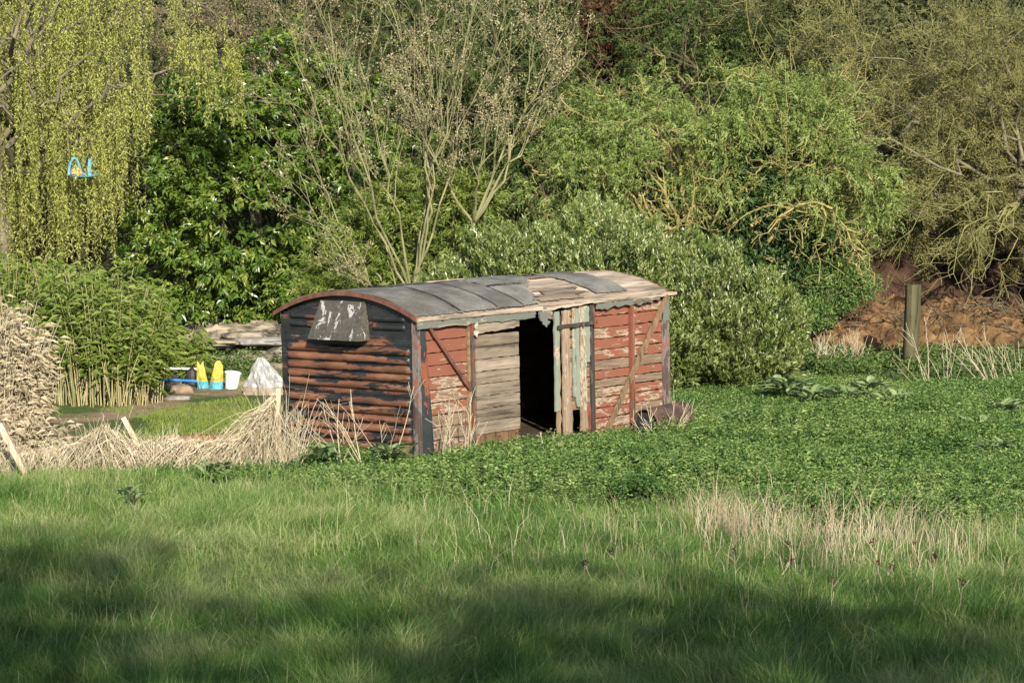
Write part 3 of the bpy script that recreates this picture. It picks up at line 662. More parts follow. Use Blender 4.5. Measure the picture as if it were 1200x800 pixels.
s = thing('timber_sleeper', 'dark timber lying on the grass behind the straw ridge', 'timber', (-3.72, 32.9, .05), R_(18))
mb = MB(); board(mb, (-.75, 0, 0), UX, UZ, OUT, 1.5, .14, .16, .5, 12, .005); mb.build('beam', M['rotwood'], s)
# bags
def bag(x, y, hgt, w_, label, lean, seed):
    b = thing('feed_bag', label, 'bag', (x, y, G(x, y)), 0, 'yellow bags on the dirt')
    g = np.random.default_rng(seed); n_, K = 28, 18
    def ring(k, o=0):
        t = k/(K-1); rx = w_/2*(1.05-.45*t**1.6); ry = .085*(1-t**3*.85); P = []
        for i in range(n_):
            a = i/n_*2*np.pi; cr = 1+.07*math.sin(5*a+seed+3*t)+.05*math.sin(11*a+8*t*seed)
            P.append((rx*cr*math.cos(a)+lean*t*hgt, ry*cr*math.sin(a), t*hgt + (.04*math.sin(2*a+seed) if k == K-1 else 0)))
        return P
    def seg(k0, k1):
        V = sum([ring(k) for k in range(k0, k1+1)], []); V = np.array(V)+0
        return V, [(k*n_+i, k*n_+(i+1) % n_, (k+1)*n_+(i+1) % n_, (k+1)*n_+i) for k in range(k1-k0) for i in range(n_)]
    mb = MB(); V, f = seg(5, K-1); mb.add(V, f); mb.add([ring(K-1)[i] for i in range(n_)], [tuple(range(n_))]); mb.build('bag_upper', M['yellow_plastic'], b)
    mb = MB(); V, f = seg(0, 5); mb.add(V, f); mb.build('bag_base', M['turquoise_plastic'], b); return b
bag(-4.97, 41.0, .40, .17, 'slim yellow bag with turquoise base, the left of the pair', -.10, 2)
bag(-4.75, 40.9, .42, .20, 'wider crumpled yellow bag with turquoise base next to the white bucket', .10, 5)
b = thing('bucket', 'white plastic bucket lying tilted beside the yellow bags', 'bucket', (-4.50, 41.0, G(-4.5, 41)+.12))
mb = MB(); A = axisM((0, 0, 0), (.12, -.12, .98)); lathe(mb, [(.001, -.12), (.10, -.12), (.128, .13), (.136, .13), (.136, .145), (.122, .145), (.095, -.105), (.001, -.10)], 26, A); mb.build('pail', M['white_plastic'], b)
b = thing('clear_sack', 'large clear plastic sack of earth slumped against the left end of the van', 'sack', (-3.86, 40.2, G(-3.86, 40.2)))
mb = MB(); K, n_ = 30, 44; V = []
for k in range(K):
    t = k/(K-1)
    for i in range(n_):
        a = i/n_*2*np.pi; r = (.30*(1-t)**.8+.035)*(1+.10*math.sin(4*a+5*t)+.07*math.sin(9*a-7*t)+.05*math.sin(17*a+13*t)); V.append((r*1.1*math.cos(a)+(-.10*t), r*.8*math.sin(a), .58*t))
f = [(k*n_+i, k*n_+(i+1) % n_, (k+1)*n_+(i+1) % n_, (k+1)*n_+i) for k in range(K-1) for i in range(n_)]
s_ = MB(); s_.add(V, f[:n_*6]); s_.build('soil_fill', M['sack_soil'], b)
mb.add(V, f[n_*6:]); mb.add(V[-n_:], [tuple(range(n_))]); mb.build('plastic', M['clear_sack'], b)
def rock(name, mat, x, y, sx, sy, sz, label, cat, seed, grp=None, z=0):
    g = np.random.default_rng(seed); t = thing(name, label, cat, (x, y, G(x, y)+z), 0, grp)
    u = np.linspace(0, np.pi, 14); v = np.linspace(0, 2*np.pi, 22)[:-1]; U, Vv = np.meshgrid(u, v, indexing='ij')
    D = np.stack([np.sin(U)*np.cos(Vv), np.sin(U)*np.sin(Vv), np.cos(U)], -1); D = np.sign(D)*np.abs(D)**.7
    r = 1 + .25*(fbm(D[..., 0]*1.5+seed, D[..., 1]*1.5+D[..., 2]*2, seed)-.5)*2
    P = D*r[..., None]*np.array([sx, sy, sz])/2; n_ = 21
    f = [(k*n_+i, (k+1)*n_+i, (k+1)*n_+(i+1) % n_, k*n_+(i+1) % n_) for k in range(13) for i in range(n_)]
    mb = MB(); mb.add(P, f); mb.build('rock' if name != 'log_stump' else 'log', M[mat], t); return t
rock('paving_slab', 'stone', -5.15, 39.3, .42, .35, .10, 'flat grey slab lying on the dirt in front of the brown stone', 'slab', 3)
rock('brown_stone', 'brownstone', -5.22, 40.3, .38, .3, .24, 'rounded brown stone left of the yellow bags', 'stone', 4)
rock('grey_stone', 'stone', -4.2, 40.9, .22, .2, .24, 'small dark grey lump just left of the clear sack', 'stone', 6)
rock('rubble_stone', 'brownstone', -4.55, 41.6, .5, .3, .14, 'low flat brown stone behind the white bucket', 'stone', 8)
rock('rubble_block', 'tarp', -3.9, 45.2, .9, .5, .35, 'pale sandy block on the bank behind the clear sack', 'stone', 9, z=.15)
for i, (x, y, sx, sz, lb) in enumerate(((-5.3, 45.6, .9, .12, 'flat grey slab at the left foot of the sandy bank'), (-4.5, 45.9, 1.1, .16, 'broad flat slab in the middle of the sandy bank'), (-4.9, 46.6, .8, .14, 'flat slab near the top of the sandy bank'), (-3.7, 46.3, .9, .18, 'pale flat slab on the sandy bank nearest the van'))):
    rock('rubble_slab', 'stone' if i % 2 else 'tarp', x, y, sx, .6, sz, lb, 'slab', 20+i, 'slabs on the sandy bank', .33)
rock('log_stump', 'cutwood', 4.22, 43.0, .34, .3, .34, 'short pale cut log at the foot of the silvery bush', 'log', 12)
b = thing('black_crate', 'small black plastic crate among the junk left of the yellow bags', 'crate', (-5.60, 41.4, G(-5.6, 41.4)))
mb = MB()
for k in range(5):
    box(mb, (-.17, -.11+.003*k, .02+.035*k), (.17, -.10+.003*k, .042+.035*k)); box(mb, (-.17, .1, .02+.035*k), (.17, .11, .042+.035*k))
for x in (-.17, -.085, 0, .085, .16): box(mb, (x, -.118, 0), (x+.012, -.101, .2)); box(mb, (x, .101, 0), (x+.012, .118, .2))
box(mb, (-.18, -.118, -.005), (.18, .118, .0)); mb.build('crate_body', M['black_iron'], b)
b = thing('black_sack', 'small dark sack standing against the left yellow bag', 'sack', (-5.18, 41.25, G(-5.18, 41.25)))
mb = MB(); lathe(mb, [(.09, 0), (.11, .05), (.10, .18), (.07, .27), (.03, .31), (.001, .32)], 12); mb.build('sack_body', M['black_iron'], b)
def rod(x0, y0, x1, y1, z, r, mat, label, name='rod'):
    t = thing(name, label, 'pole', (x0, y0, G(x0, y0)+z)); mb = MB(); P = np.array([[[0, 0, 0], [(x1-x0)/2, (y1-y0)/2, .01], [x1-x0, y1-y0, 0]]]); tubes(mb, P, np.full((1, 3), r), 8); mb.build('shaft', M[mat], t)
rod(-5.62, 40.7, -5.02, 40.6, .15, .022, 'blue_plastic', 'bright blue pole lying across the brown stone', 'blue_pole')
rod(-5.75, 41.6, -5.1, 41.5, .27, .02, 'white_plastic', 'thin white pipe lying on the black crate', 'white_pipe')
for k, (x0, y0, x1, y1, z, r) in enumerate(((-5.2, 44.6, -2.9, 45.3, .12, .085), (-4.9, 44.2, -3.2, 44.5, .06, .07))):
    t = thing('felled_log', ['long grey log lying along the foot of the sandy bank', 'shorter front log lying on the grass before the sandy bank'][k], 'log', (x0, y0, G(x0, y0)+z), 0)
    mb = MB(); kk = 12; tt = np.linspace(0, 1, kk); P = np.stack([tt*(x1-x0), tt*(y1-y0), .03*np.sin(tt*6)], -1)[None]; tubes(mb, P, (r*(1-.3*tt)*(1+.06*np.sin(tt*19)))[None], 12); mb.build('trunk', M['greybark'], t)
# turquoise toy hanging in the willow
b = thing('hanging_toy', 'turquoise plastic toy with a looped handle hanging in the willow', 'toy', at(98, 207, 46.0))
b.scale = (.8, .8, .8); mb = MB(); A = axisM((0, 0, 0), (.0, -.1, 1)); lathe(mb, [(.001, -.02), (.20, -.02), (.33, .03), (.335, .05), (.2, .0), (.001, 0)], 24, A); mb.build('dish', M['faded_turquoise'], b)
def strip(mb, P, w_, th=.012):
    P = np.array(P, float); n_ = len(P); V = []
    for p in P: V += [p+(0, -w_/2, 0), p+(0, w_/2, 0)]
    T = nrm(np.gradient(P, axis=0)); Nn = np.cross(T, (0, 1, 0)); V2 = []
    for p, q in zip(P, Nn): V2 += [p-q*w_*.45+(0, -.02, 0), p+q*w_*.45+(0, -.02, 0), p+q*w_*.45+(0, .02, 0), p-q*w_*.45+(0, .02, 0)]
    f = [(4*k+i, 4*k+(i+1) % 4, 4*k+4+(i+1) % 4, 4*k+4+i) for k in range(n_-1) for i in range(4)]; f += [(0, 3, 2, 1), (4*n_-4, 4*n_-3, 4*n_-2, 4*n_-1)]
    mb.add(V2, f)
mb = MB(); a = np.linspace(0, np.pi*.95, 14); strip(mb, [(-.22+.13*-math.cos(q)+.02, 0, .02+.40*math.sin(q)) for q in a], .06); mb.build('handle', M['faded_turquoise'], b)
mb = MB(); strip(mb, [(.14, 0, .02), (.13, 0, .15), (.14, 0, .28), (.16, 0, .40)], .09); mb.build('upright', M['faded_turquoise'], b)
mb = MB(); lathe(mb, [(.001, -.02), (.10, -.01), (.11, .02), (.001, .03)], 16, axisM((-.13, -.14, .10), (.3, -.8, .5))); mb.build('disc', M['faded_yellow'], b)
mb = MB(); lathe(mb, [(.112, -.012), (.14, .0), (.112, .022)], 16, axisM((-.13, -.14, .10), (.3, -.8, .5))); mb.build('disc_rim', M['purple_plastic'], b)
mb = MB(); tubes(mb, np.array([[[-.1, 0, .4], [-.11, 0, .8], [-.2, 0, 1.4]]]), np.full((1, 3), .005), 5); mb.build('cord', M['greybark'], b)

# ---------------------------------------------------------------- plants
def locals_(pts, loc): return np.asarray(pts, float)-np.array(loc, float)
def tree(name, label, cat, base, blobs, n, per, spread, L_, W_, lmat, bark, trunk_r, seed, fork=.35, limbs=14, group=None, tb=.5, tv=.2, upb=.2, outb=.6, rnd=.8, droop=.1, lo=.7, hi=1.05, back=.3, lump=.16, twigs=0, twigmat=None, inner=0, flat=.6, trunk_name='trunk', gap=0., gs=1.6, shoot=0., sang=.7, curve=-.3):
    base = np.array([base[0], base[1], G(base[0], base[1])]); t = thing(name, label, cat, base, 0, group)
    bl = np.array(blobs, float).copy(); bl[:, :3] -= base
    C, O = blob_pts(bl, n, lo, hi, back, lump, seed, .05, gap, gs)
    mb = MB()
    if shoot: shoots(mb, C, O, per, shoot, L_, W_, tb, tv, upb, outb, rnd, droop, seed+1, sang, curve)
    else: clumps(mb, C, O, per, spread, L_, W_, tb, tv, upb, outb, rnd, droop, seed+1, flat)
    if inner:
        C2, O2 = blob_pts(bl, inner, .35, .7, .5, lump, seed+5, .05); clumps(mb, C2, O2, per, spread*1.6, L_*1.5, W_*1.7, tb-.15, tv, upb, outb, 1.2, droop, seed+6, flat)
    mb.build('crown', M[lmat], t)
    mb = MB(); top = bl[:, :3].mean(0); fk = np.array([top[0]*fork, top[1]*fork, top[2]*fork])
    limb_set(mb, (0, 0, -.2), [fk], [trunk_r], 8, 0, .03, 9, seed, 0., .8)
    g = np.random.default_rng(seed+9); idx = g.choice(len(C), limbs, replace=False)
    P, Rr = limb_set(mb, fk, C[idx], np.full(limbs, trunk_r*.5), 9, .08, .05, 6, seed+2, 0., .12)
    P2, R2 = spawn(P, Rr, 5, .35, .95, .7, .4, 5, .2, .1, .6, g); tubes(mb, P2, R2, 4)
    P3, R3 = spawn(P2, np.maximum(R2, .006), 4, .3, 1, .7, .5, 4, .25, .05, .6, g); tubes(mb, P3, np.maximum(R3, .004), 3)
    if twigs:
        C3, O3 = blob_pts(bl, twigs, .8, 1.02, .2, lump, seed+11, .05); k = 6
        D = nrm(O3+g.normal(0, .9, O3.shape)); P = [C3]
        for q in range(k-1): D = nrm(D+g.normal(0, .55, D.shape)); P.append(P[-1]+D*g.uniform(.07, .15, (len(D), 1)))
        P = np.stack(P, 1); Rr = np.linspace(.013, .004, k)[None]*g.uniform(.6, 1.3, (len(D), 1)); tubes(mb, P, Rr, 4)
        P2, R2 = spawn(P, Rr, 4, .2, 1, .8, .6, 4, .4, .1, .5, g); tubes(mb, P2, np.maximum(R2, .004), 3)
    mb.build(trunk_name, M[bark], t)
    return t
def pb(px, py, Y, rx, ry, rz):        # ellipsoid from picture position (px,py), radii rx, rz in metres
    p = at(px, py, Y); return (p[0], p[1], p[2], rx, ry, rz)

# big laurel on the left
tree('laurel_bush', 'huge dark glossy broad-leaved laurel bush left of the van', 'bush', (-4.9, 50.5), [
    pb(300, 130, 50.5, 1.75, 1.6, 1.25), pb(235, 200, 50.3, 1.6, 1.5, 1.5), pb(395, 190, 50.5, 1.4, 1.5, 1.5), pb(300, 270, 49.8, 2.2, 1.8, 1.35),
    pb(210, 310, 49.8, 1.2, 1.4, 1.0), pb(400, 300, 49.8, 1.4, 1.5, 1.2), pb(260, 345, 49.9, 1.5, 1.3, .75), pb(345, 350, 50, 1.4, 1.3, .7)],
    5200, 11, .07, .145, .058, 'laurel', 'bark', .12, 11, tb=.42, tv=.2, upb=.25, outb=.9, rnd=.5, droop=.22, lo=.72, hi=1.06, lump=.3, inner=350, flat=.9, shoot=.20, sang=.85, curve=-.1, gap=.40, gs=1.7)
# silvery shrub right behind the van
tree('silver_shrub', 'rounded shrub of narrow silvery green leaves directly behind the van', 'bush', (1.9, 40.8), [
    pb(600, 345, 40.9, 1.2, 1.2, 1.05), pb(700, 330, 41, 1.35, 1.4, 1.12), pb(800, 360, 41, 1.2, 1.3, 1.05), pb(865, 385, 41, 1.05, 1.2, .95), pb(740, 400, 40.6, 1.6, 1.2, .9), pb(540, 375, 41, .8, .9, .8), pb(850, 425, 41, 1.0, 1.0, .5)],
    7000, 17, .065, .085, .024, 'silver', 'bark', .06, 23, tb=.45, tv=.2, upb=1.1, outb=.75, rnd=.35, droop=.0, lo=.84, hi=1.0, lump=.13, inner=900, flat=.5, shoot=.2, sang=.6, curve=.1, gap=.30, gs=2.2)
# fresh green contorted tree right of centre
tree('contorted_willow', 'wide light green tree with twisted yellow lichen-covered branches behind the silvery shrub', 'tree', (3.9, 47), [
    pb(720, 150, 47, 1.3, 1.3, .8), pb(830, 120, 47.5, 1.5, 1.3, .85), pb(930, 130, 47.5, 1.1, 1.2, .7), pb(680, 215, 46.5, 1.1, 1.2, .6), pb(770, 205, 46.6, 1.2, 1.2, .7),
    pb(960, 200, 47, 1.05, 1.2, .75), pb(1000, 235, 47, .75, .9, .6), pb(860, 190, 47.5, 1.4, 1.2, .8), pb(700, 262, 46.8, .9, .8, .35), pb(960, 285, 46.8, .8, .8, .5)],
    4600, 18, .16, .085, .022, 'curly', 'lichen', .13, 31, fork=.3, limbs=26, tb=.5, tv=.22, upb=-.05, outb=.8, rnd=.7, droop=.2, lo=.45, hi=1.1, lump=.35, twigs=150, twigmat='lichen', inner=0, shoot=.42, sang=.7, curve=-.5, gap=.445, gs=1.5)
tree('ivy_mass', 'dark ivy hanging in the hollow under the contorted green tree', 'ivy', (4.4, 47.6), [
    pb(890, 225, 47.4, .95, .8, .9), pb(850, 290, 47.3, 1.1, .8, .75), pb(940, 300, 47.4, .8, .7, .7), pb(800, 270, 47.8, 1.3, .8, .9)],
    1500, 16, .1, .085, .07, 'ivy', 'bark', .09, 37, tb=.45, tv=.2, upb=-.2, outb=.7, rnd=.6, droop=.3, inner=500, flat=1.)
tree('green_bush', 'small fresh green bush at the foot of the contorted tree beside the earth bank', 'bush', (6.0, 47.4), [pb(975, 335, 47, .6, .6, .5), pb(1000, 330, 47, .4, .5, .3), pb(945, 370, 46.6, .5, .4, .28)],
    520, 18, .08, .06, .025, 'nettle', 'bark', .02, 41, tb=.5, upb=.5, inner=120)
tree('bamboo_bush', 'light green leafy shrub between the laurel and the silvery shrub', 'bush', (-2.2, 45.5), [pb(500, 265, 45.5, 1.05, .9, 1.1), pb(540, 240, 45.6, .6, .7, .7), pb(440, 290, 45.5, .8, .9, .9), pb(420, 330, 45.4, 1.0, .8, .55)],
    1500, 15, .1, .14, .024, 'bamboo', 'bark', .03, 43, tb=.6, tv=.2, upb=.8, outb=.6, rnd=.5, droop=.25, lo=.6, lump=.25, inner=200, shoot=.3, curve=-.4, gap=.4)

# budding multi-stem shrub
base = np.array([-1.75, 44.5, G(-1.75, 44.5)]); t = thing('budding_shrub', 'bare many-stemmed shrub with pale fawn flower buds spreading like a fan above the van', 'shrub', base)
g = np.random.default_rng(5); mb = MB()
tops = [(340, 60), (385, 15), (420, 70), (450, -10), (500, 20), (520, 60), (560, 0), (600, 20), (665, 30), (650, 90), (620, 60), (580, 110), (470, 110), (340, 130), (350, 200), (380, 250), (360, 40), (535, -20), (640, 20)]
T_ = np.array([at(a, b, 44.5+g.normal(0, .6)) for a, b in tops])-base
P, Rr = limb_set(mb, (0, 0, 1.3), T_[:8], np.full(8, .022), 12, -.02, .012, 7, 61, 0., .3)
limb_set(mb, (0, 0, -.2), [(0, 0, 1.32)], [.04], 6, 0, .02, 8, 62, 0., .85)
b2 = at(555, 262, 44.6)-base; P2, Rr2 = limb_set(mb, b2, T_[7:13], np.full(6, .024), 12, -.05, .012, 7, 63, 0., .3)
limb_set(mb, (.55, 0, -.1), [b2], [.045], 7, 0, .02, 8, 64, 0., .85)
P4, Rr4 = limb_set(mb, (-.1, 0, .9), T_[13:17], np.full(4, .018), 12, -.08, .015, 7, 65, 0., .3)
P = np.concatenate([P, P2, P4]); Rr = np.concatenate([Rr, Rr2, Rr4])
a1, r1_ = spawn(P, Rr, 7, .3, .98, .5, .36, 7, .12, .16, .62, g); tubes(mb, a1, r1_, 5)
a2, r2_ = spawn(a1, r1_, 4, .3, 1, .55, .48, 6, .18, .12, .6, g); tubes(mb, a2, np.maximum(r2_, .0035), 3)
a3, r3_ = spawn(a2, r2_, 3, .4, 1, .6, .45, 4, .2, .1, .7, g); tubes(mb, a3, np.maximum(r3_, .0025), 3)
mb.build('stems', M['greenstem'], t)
mb = MB(); tips = np.concatenate([a3[:, -1], a3[:, 2], a2[:, -1]]); tips = tips[(tips[:, 2] > 1.6)]; tips = tips[g.random(len(tips)) < .62*(1-.6*(tips[:, 0] < -1.0))]; O = nrm(g.normal(size=tips.shape)+np.array([0, 0, .6]))
clumps(mb, tips, O, 7, .032, .038, .028, .5, .18, .5, .5, 1., 0., 66); mb.build('flower_buds', M['budleaf'], t)

# weeping willow on the far left
base = np.array([-9.6, 47.5, G(-9.6, 47.5)]); wl = thing('weeping_willow', 'weeping willow with curtains of yellow-green hanging twigs at the left edge', 'tree', base)
g = np.random.default_rng(8); mb = MB(); fk = (.1, 0, 2.9)
limb_set(mb, (0, 0, -.2), [fk], [.24], 10, 0, .03, 12, 71, 0., .7)
tg = [(60, 20), (110, 60), (150, 100), (40, 70), (20, -30), (90, -60), (170, -50), (0, 60), (140, 20), (180, 90), (215, -40), (-60, 20), (60, 130), (-30, 90), (130, 150), (230, 75), (80, -120), (200, -130), (20, -150)]
T_ = np.array([at(a, b, 47+g.normal(0, 1.0)) for a, b in tg])-base
P, Rr = limb_set(mb, fk, T_, np.full(len(tg), .075), 12, .16, .035, 8, 72, 0., .2)
a1, r1_ = spawn(P, Rr, 6, .25, 1, .7, .4, 7, .2, -.02, .6, g); tubes(mb, a1, r1_, 5)
mb.build('trunk', M['greybark'], wl)
src = np.concatenate([a1.reshape(-1, 3), P[:, 3:].reshape(-1, 3)]); src = src[src[:, 2] > 2.6]
xw = src[:, 0]+base[0]; n_ = 1350; pick = g.integers(0, len(src), n_); p = src[pick]+g.normal(0, .07, (n_, 3))
extra = at(0, 0, 47)[2]-base[2]
q = np.stack([g.uniform(at(-60, 0, 47)[0], at(222, 0, 47)[0], 560)-base[0], g.normal(0, 1.0, 560), g.uniform(extra-.4, extra+1.6, 560)], 1); ap = np.array([at(110+u*175, 118-60*math.sin(u*2.6)+v*26, 46.6+.5*math.sin(v*3)) for u, v in zip(g.random(520), g.normal(0, 1, 520))])-base; p = np.concatenate([p, q, ap]); n_ = len(p)
# curtains: strands gather into hanging locks
pxx = (p[:, 0]+base[0])/47*3000+600
lenmax = np.interp(pxx, [-60, 0, 60, 140, 165, 190, 240, 300], [4.2, 4.0, 3.6, 2.2, 1.5, 1.1, .9, .6]); Ls = lenmax*g.uniform(.35, 1.0, n_)*(.55+.75*vnoise(p[:, 0]*2.5, p[:, 1]*1.2, 4))
zbot = np.interp(pxx, [-60, 20, 60, 150, 200, 240], [.9, .8, .9, 1.8, 3.4, 4.2]); Ls = Ls*(fbm(p[:, 0]*2.4, p[:, 1]*1.1, 19, 3) > .49); Ls = np.minimum(Ls, p[:, 2]-zbot+g.normal(0, .3, n_)); ok = Ls > .3; p = p[ok]; Ls = Ls[ok]; n_ = len(p)
k = 9; D = nrm(np.stack([g.normal(0, .5, n_), g.normal(0, .5, n_), g.uniform(-.2, .5, n_)], 1)); pts = [p]
for i in range(k-1):
    D = nrm(D*.45+np.array([0, 0, -1.])+g.normal(0, .09, D.shape)); pts.append(pts[-1]+D*(Ls/(k-1))[:, None])
St = np.stack(pts, 1); mb = MB(); tubes(mb, St, np.full((n_, k), .0045)*np.linspace(1, .6, k), 3, .2); mb.build('hanging_twigs', M['olive'], wl)
nl = (Ls*42).astype(int); ii = np.repeat(np.arange(n_), nl); tt = g.random(len(ii))*(k-1.001); a = tt.astype(int); f = (tt-a)[:, None]
pp = St[ii, a]*(1-f)+St[ii, a+1]*f + g.normal(0, .012, (len(ii), 3)); D = nrm(np.stack([g.normal(0, .7, len(ii)), g.normal(0, .7, len(ii)), -np.abs(g.normal(.8, .3, len(ii)))], 1))
mb = MB(); leaves(mb, pp, D, nrm(g.normal(size=pp.shape)+np.array([0, -.8, .3])), g.uniform(.045, .09, len(ii)), .016, np.clip(g.normal(.5, .2, len(ii))+(vnoise(pp[:, 0]*3, pp[:, 1]*2)-.5)*.4, 0, 1)); mb.build('leaves', M['willow'], wl)

# twiggy bare trees on the right
def twiggy(name, label, bx, by, r, tgs, Yv, seed, m=(9, 8, 7), buds=True, mat='twig', lb='olive', group=None, dens=1., bt=.45, hang=0.):
    base = np.array([bx, by, G(bx, by)]); t = thing(name, label, 'tree', base, 0, group); g = np.random.default_rng(seed)
    T_ = np.array([at(a, b, by+g.normal(0, Yv)) for a, b in tgs])-base; mb = MB(); fk = (0, 0, 2.6)
    limb_set(mb, (0, 0, -.3), [fk], [r], 8, 0, .04, 10, seed, 0., .75)
    P, Rr = limb_set(mb, fk, T_, np.full(len(T_), r*.2), 11, .1, .05, 7, seed+1, 0., .18)
    mb.build('trunk', M['greybark'], t); mb = MB()
    a1, r1_ = spawn(P, Rr, m[0], .15, 1, .8, .38, 7, .26, .0-hang*.1, .5, g); tubes(mb, a1, np.maximum(r1_, .008), 4)
    a2, r2_ = spawn(a1, r1_, m[1], .1, 1, .8, .55, 6, .3, .02-hang*.2, .6, g); tubes(mb, a2, np.maximum(r2_, .006), 3)
    a3, r3_ = spawn(a2, r2_, m[2], .1, 1, .8, .55, 5, .33, .02-hang*.3, .6, g); tubes(mb, a3, np.maximum(r3_, .005), 3)
    mb.build('branches', M[mat], t)
    if buds:
        tips = np.concatenate([a3[:, -1], a3[:, 2], a3[:, 3], a3[:, 1]]); mb = MB(); clumps(mb, tips, nrm(g.normal(size=tips.shape)), 3, .03, .05, .022, bt, .2, .3, .3, 1., 0., seed+3); mb.build('buds', M[lb], t)
    return t
twiggy('twiggy_tree', 'spreading bare tree with dense olive-yellow twigs at the right edge', 10.1, 49.6, .20,
       [(1000, 60), (1040, 120), (980, 180), (1040, 230), (1100, 180), (1150, 240), (1080, 290), (1190, 200), (1120, 60), (1180, 100), (1230, 160), (1060, 10), (1160, 10), (1230, 280), (1200, 300), (1020, 290), (1140, 300), (1250, 60)], 1.1, 81, hang=.3)
twiggy('twiggy_tree', 'tall bare grey-olive tree standing behind the dense twiggy one', 7.6, 56, .26,
       [(900, 20), (960, 60), (1000, 20), (1040, 90), (1100, 30), (1160, 60), (1220, 20), (1000, 160), (1100, 150), (1200, 150), (960, 120), (1260, 120), (1150, 220), (1060, 240), (1000, 240)], 1.2, 85, lb='fardark')
twiggy('bare_tree', 'brown bare tree with tangled twigs behind the laurel, top left', -4.6, 56, .15,
       [(250, 10), (300, 40), (350, 20), (400, 50), (330, 80), (270, 60), (380, 90), (220, 60), (200, 20)], 1.0, 88, (7, 7, 5), mat='twigbrown', lb='budleaf', bt=.1)
# long bare branches reaching out low in front of the bank
t = thing('hanging_branches', 'bent yellow-green branches drooping over the earth bank at the right edge', 'branches', (9.4, 47.5, 2.4)); g = np.random.default_rng(3); mb = MB()
T_ = np.array([at(a, b, 46.5+g.normal(0, .5)) for a, b in ((1060, 330), (1085, 345), (1110, 310), (1130, 360), (1150, 330), (1170, 350), (1040, 300), (1100, 290))])-np.array([9.4, 47.5, 2.4])
P, Rr = limb_set(mb, (0, 0, .4), T_, np.full(len(T_), .018), 12, .18, .05, 5, 90, 0., .3); a1, r1_ = spawn(P, Rr, 6, .3, 1, .6, .3, 5, .25, -.05, .7, g); tubes(mb, a1, np.maximum(r1_, .005), 4); mb.build('stems', M['twig'], t)
t = thing('fallen_branch', 'bright yellow lichened branch arching down beside the green bush', 'branch', (5.3, 45.9, G(5.3, 45.9))); g = np.random.default_rng(13); mb = MB()
src_ = at(965, 240, 46)-np.array([5.3, 45.9, G(5.3, 45.9)]); T_ = np.array([at(a, b, 45.8+g.normal(0, .3)) for a, b in ((1010, 320), (1020, 300), (900, 250), (880, 285), (930, 300), (960, 330), (990, 310), (860, 262), (1025, 335))])-np.array([5.3, 45.9, G(5.3, 45.9)])
P, Rr = limb_set(mb, src_, T_, np.full(len(T_), .022), 12, .12, .07, 6, 91, 0., .3); a1, r1_ = spawn(P, Rr, 7, .2, 1, .7, .35, 7, .4, .0, .42, g); tubes(mb, a1, np.maximum(r1_, .005), 4); mb.build('stems', M['lichen'], t)

# background wood
far = [('conifer', 'dark green conifer filling the gap above the budding shrub', 'tree', -2.2, 60, [pb(470, 40, 60, 2.0, 1.6, 2.2), pb(480, 150, 60, 2.3, 1.6, 2.0), pb(420, 230, 60, 2, 1.5, 1.5)], 'conifer', 'bark'),
       ('conifer', 'dark conifer behind the right stems of the budding shrub', 'tree', 1.0, 58, [pb(600, 30, 58, 1.6, 1.5, 2.2), pb(620, 130, 58, 1.5, 1.5, 1.9), pb(600, 230, 58, 1.4, 1.2, 1.5)], 'conifer', 'bark'),
       ('russet_tree', 'narrow russet brown tree at the top between conifer and green tree', 'tree', 2.9, 60, [pb(715, 30, 60, .9, 1.2, 1.5), pb(725, 90, 60, .8, 1, 1.0)], 'rustleaf', 'bark'),
       ('evergreen', 'dark evergreen rising behind the contorted green tree', 'tree', 4.6, 58, [pb(800, 20, 58, 1.4, 1.4, 1.6), pb(780, 90, 58, 1.4, 1.4, 1.3), pb(900, 90, 58, 1.6, 1.3, 1.5), pb(690, 150, 57, 1.2, 1.2, 1.3)], 'conifer', 'bark'),
       ('evergreen', 'olive-dark evergreen at the top, right of the middle', 'tree', 6.8, 60, [pb(900, 10, 60, 1.7, 1.4, 1.6), pb(960, 60, 60, 1.6, 1.4, 1.6), pb(980, 160, 60, 1.8, 1.4, 1.6)], 'fardark', 'bark'),
       ('evergreen', 'shadowy evergreen filling the top left above the laurel', 'tree', -6.2, 60, [pb(320, 30, 60, 2.0, 1.5, 1.7), pb(260, 100, 60, 1.9, 1.5, 1.8), pb(370, 110, 60, 1.7, 1.5, 1.6)], 'fardark', 'bark'),
       ('dark_shrub', 'dark shrub behind the weeping willow', 'bush', -9.6, 54, [pb(60, 150, 54, 2.6, 1.6, 2.0), pb(130, 250, 54, 2.0, 1.4, 1.6), pb(20, 270, 54, 2.2, 1.3, 1.5), pb(170, 130, 55, 1.6, 1.3, 1.5)], 'fardark', 'bark'),
       ('dark_shrub', 'dark undergrowth behind the twiggy tree at the right edge', 'bush', 9.5, 58, [pb(1100, 200, 58, 2.4, 1.5, 1.6), pb(1200, 140, 58, 2.2, 1.5, 2.0), pb(1180, 250, 58, 2.2, 1.5, 1.4), pb(1060, 120, 59, 2.0, 1.5, 2.0)], 'fardark', 'bark')]
for i, (nm, lb, ct, x, y, bl, mat, bk) in enumerate(far):
    tree(nm, lb, ct, (x, y), bl, 900 if mat != 'rustleaf' else 300, 26, .22, .11, .04 if mat != 'conifer' else .03, mat, bk, .16, 100+7*i, tb=.5, tv=.25, upb=-.1, outb=.7, rnd=.6, lump=.3, lo=.5, hi=1.1, inner=120, limbs=10, droop=.2, shoot=.55, curve=-.5, gap=.42, gs=1.1)
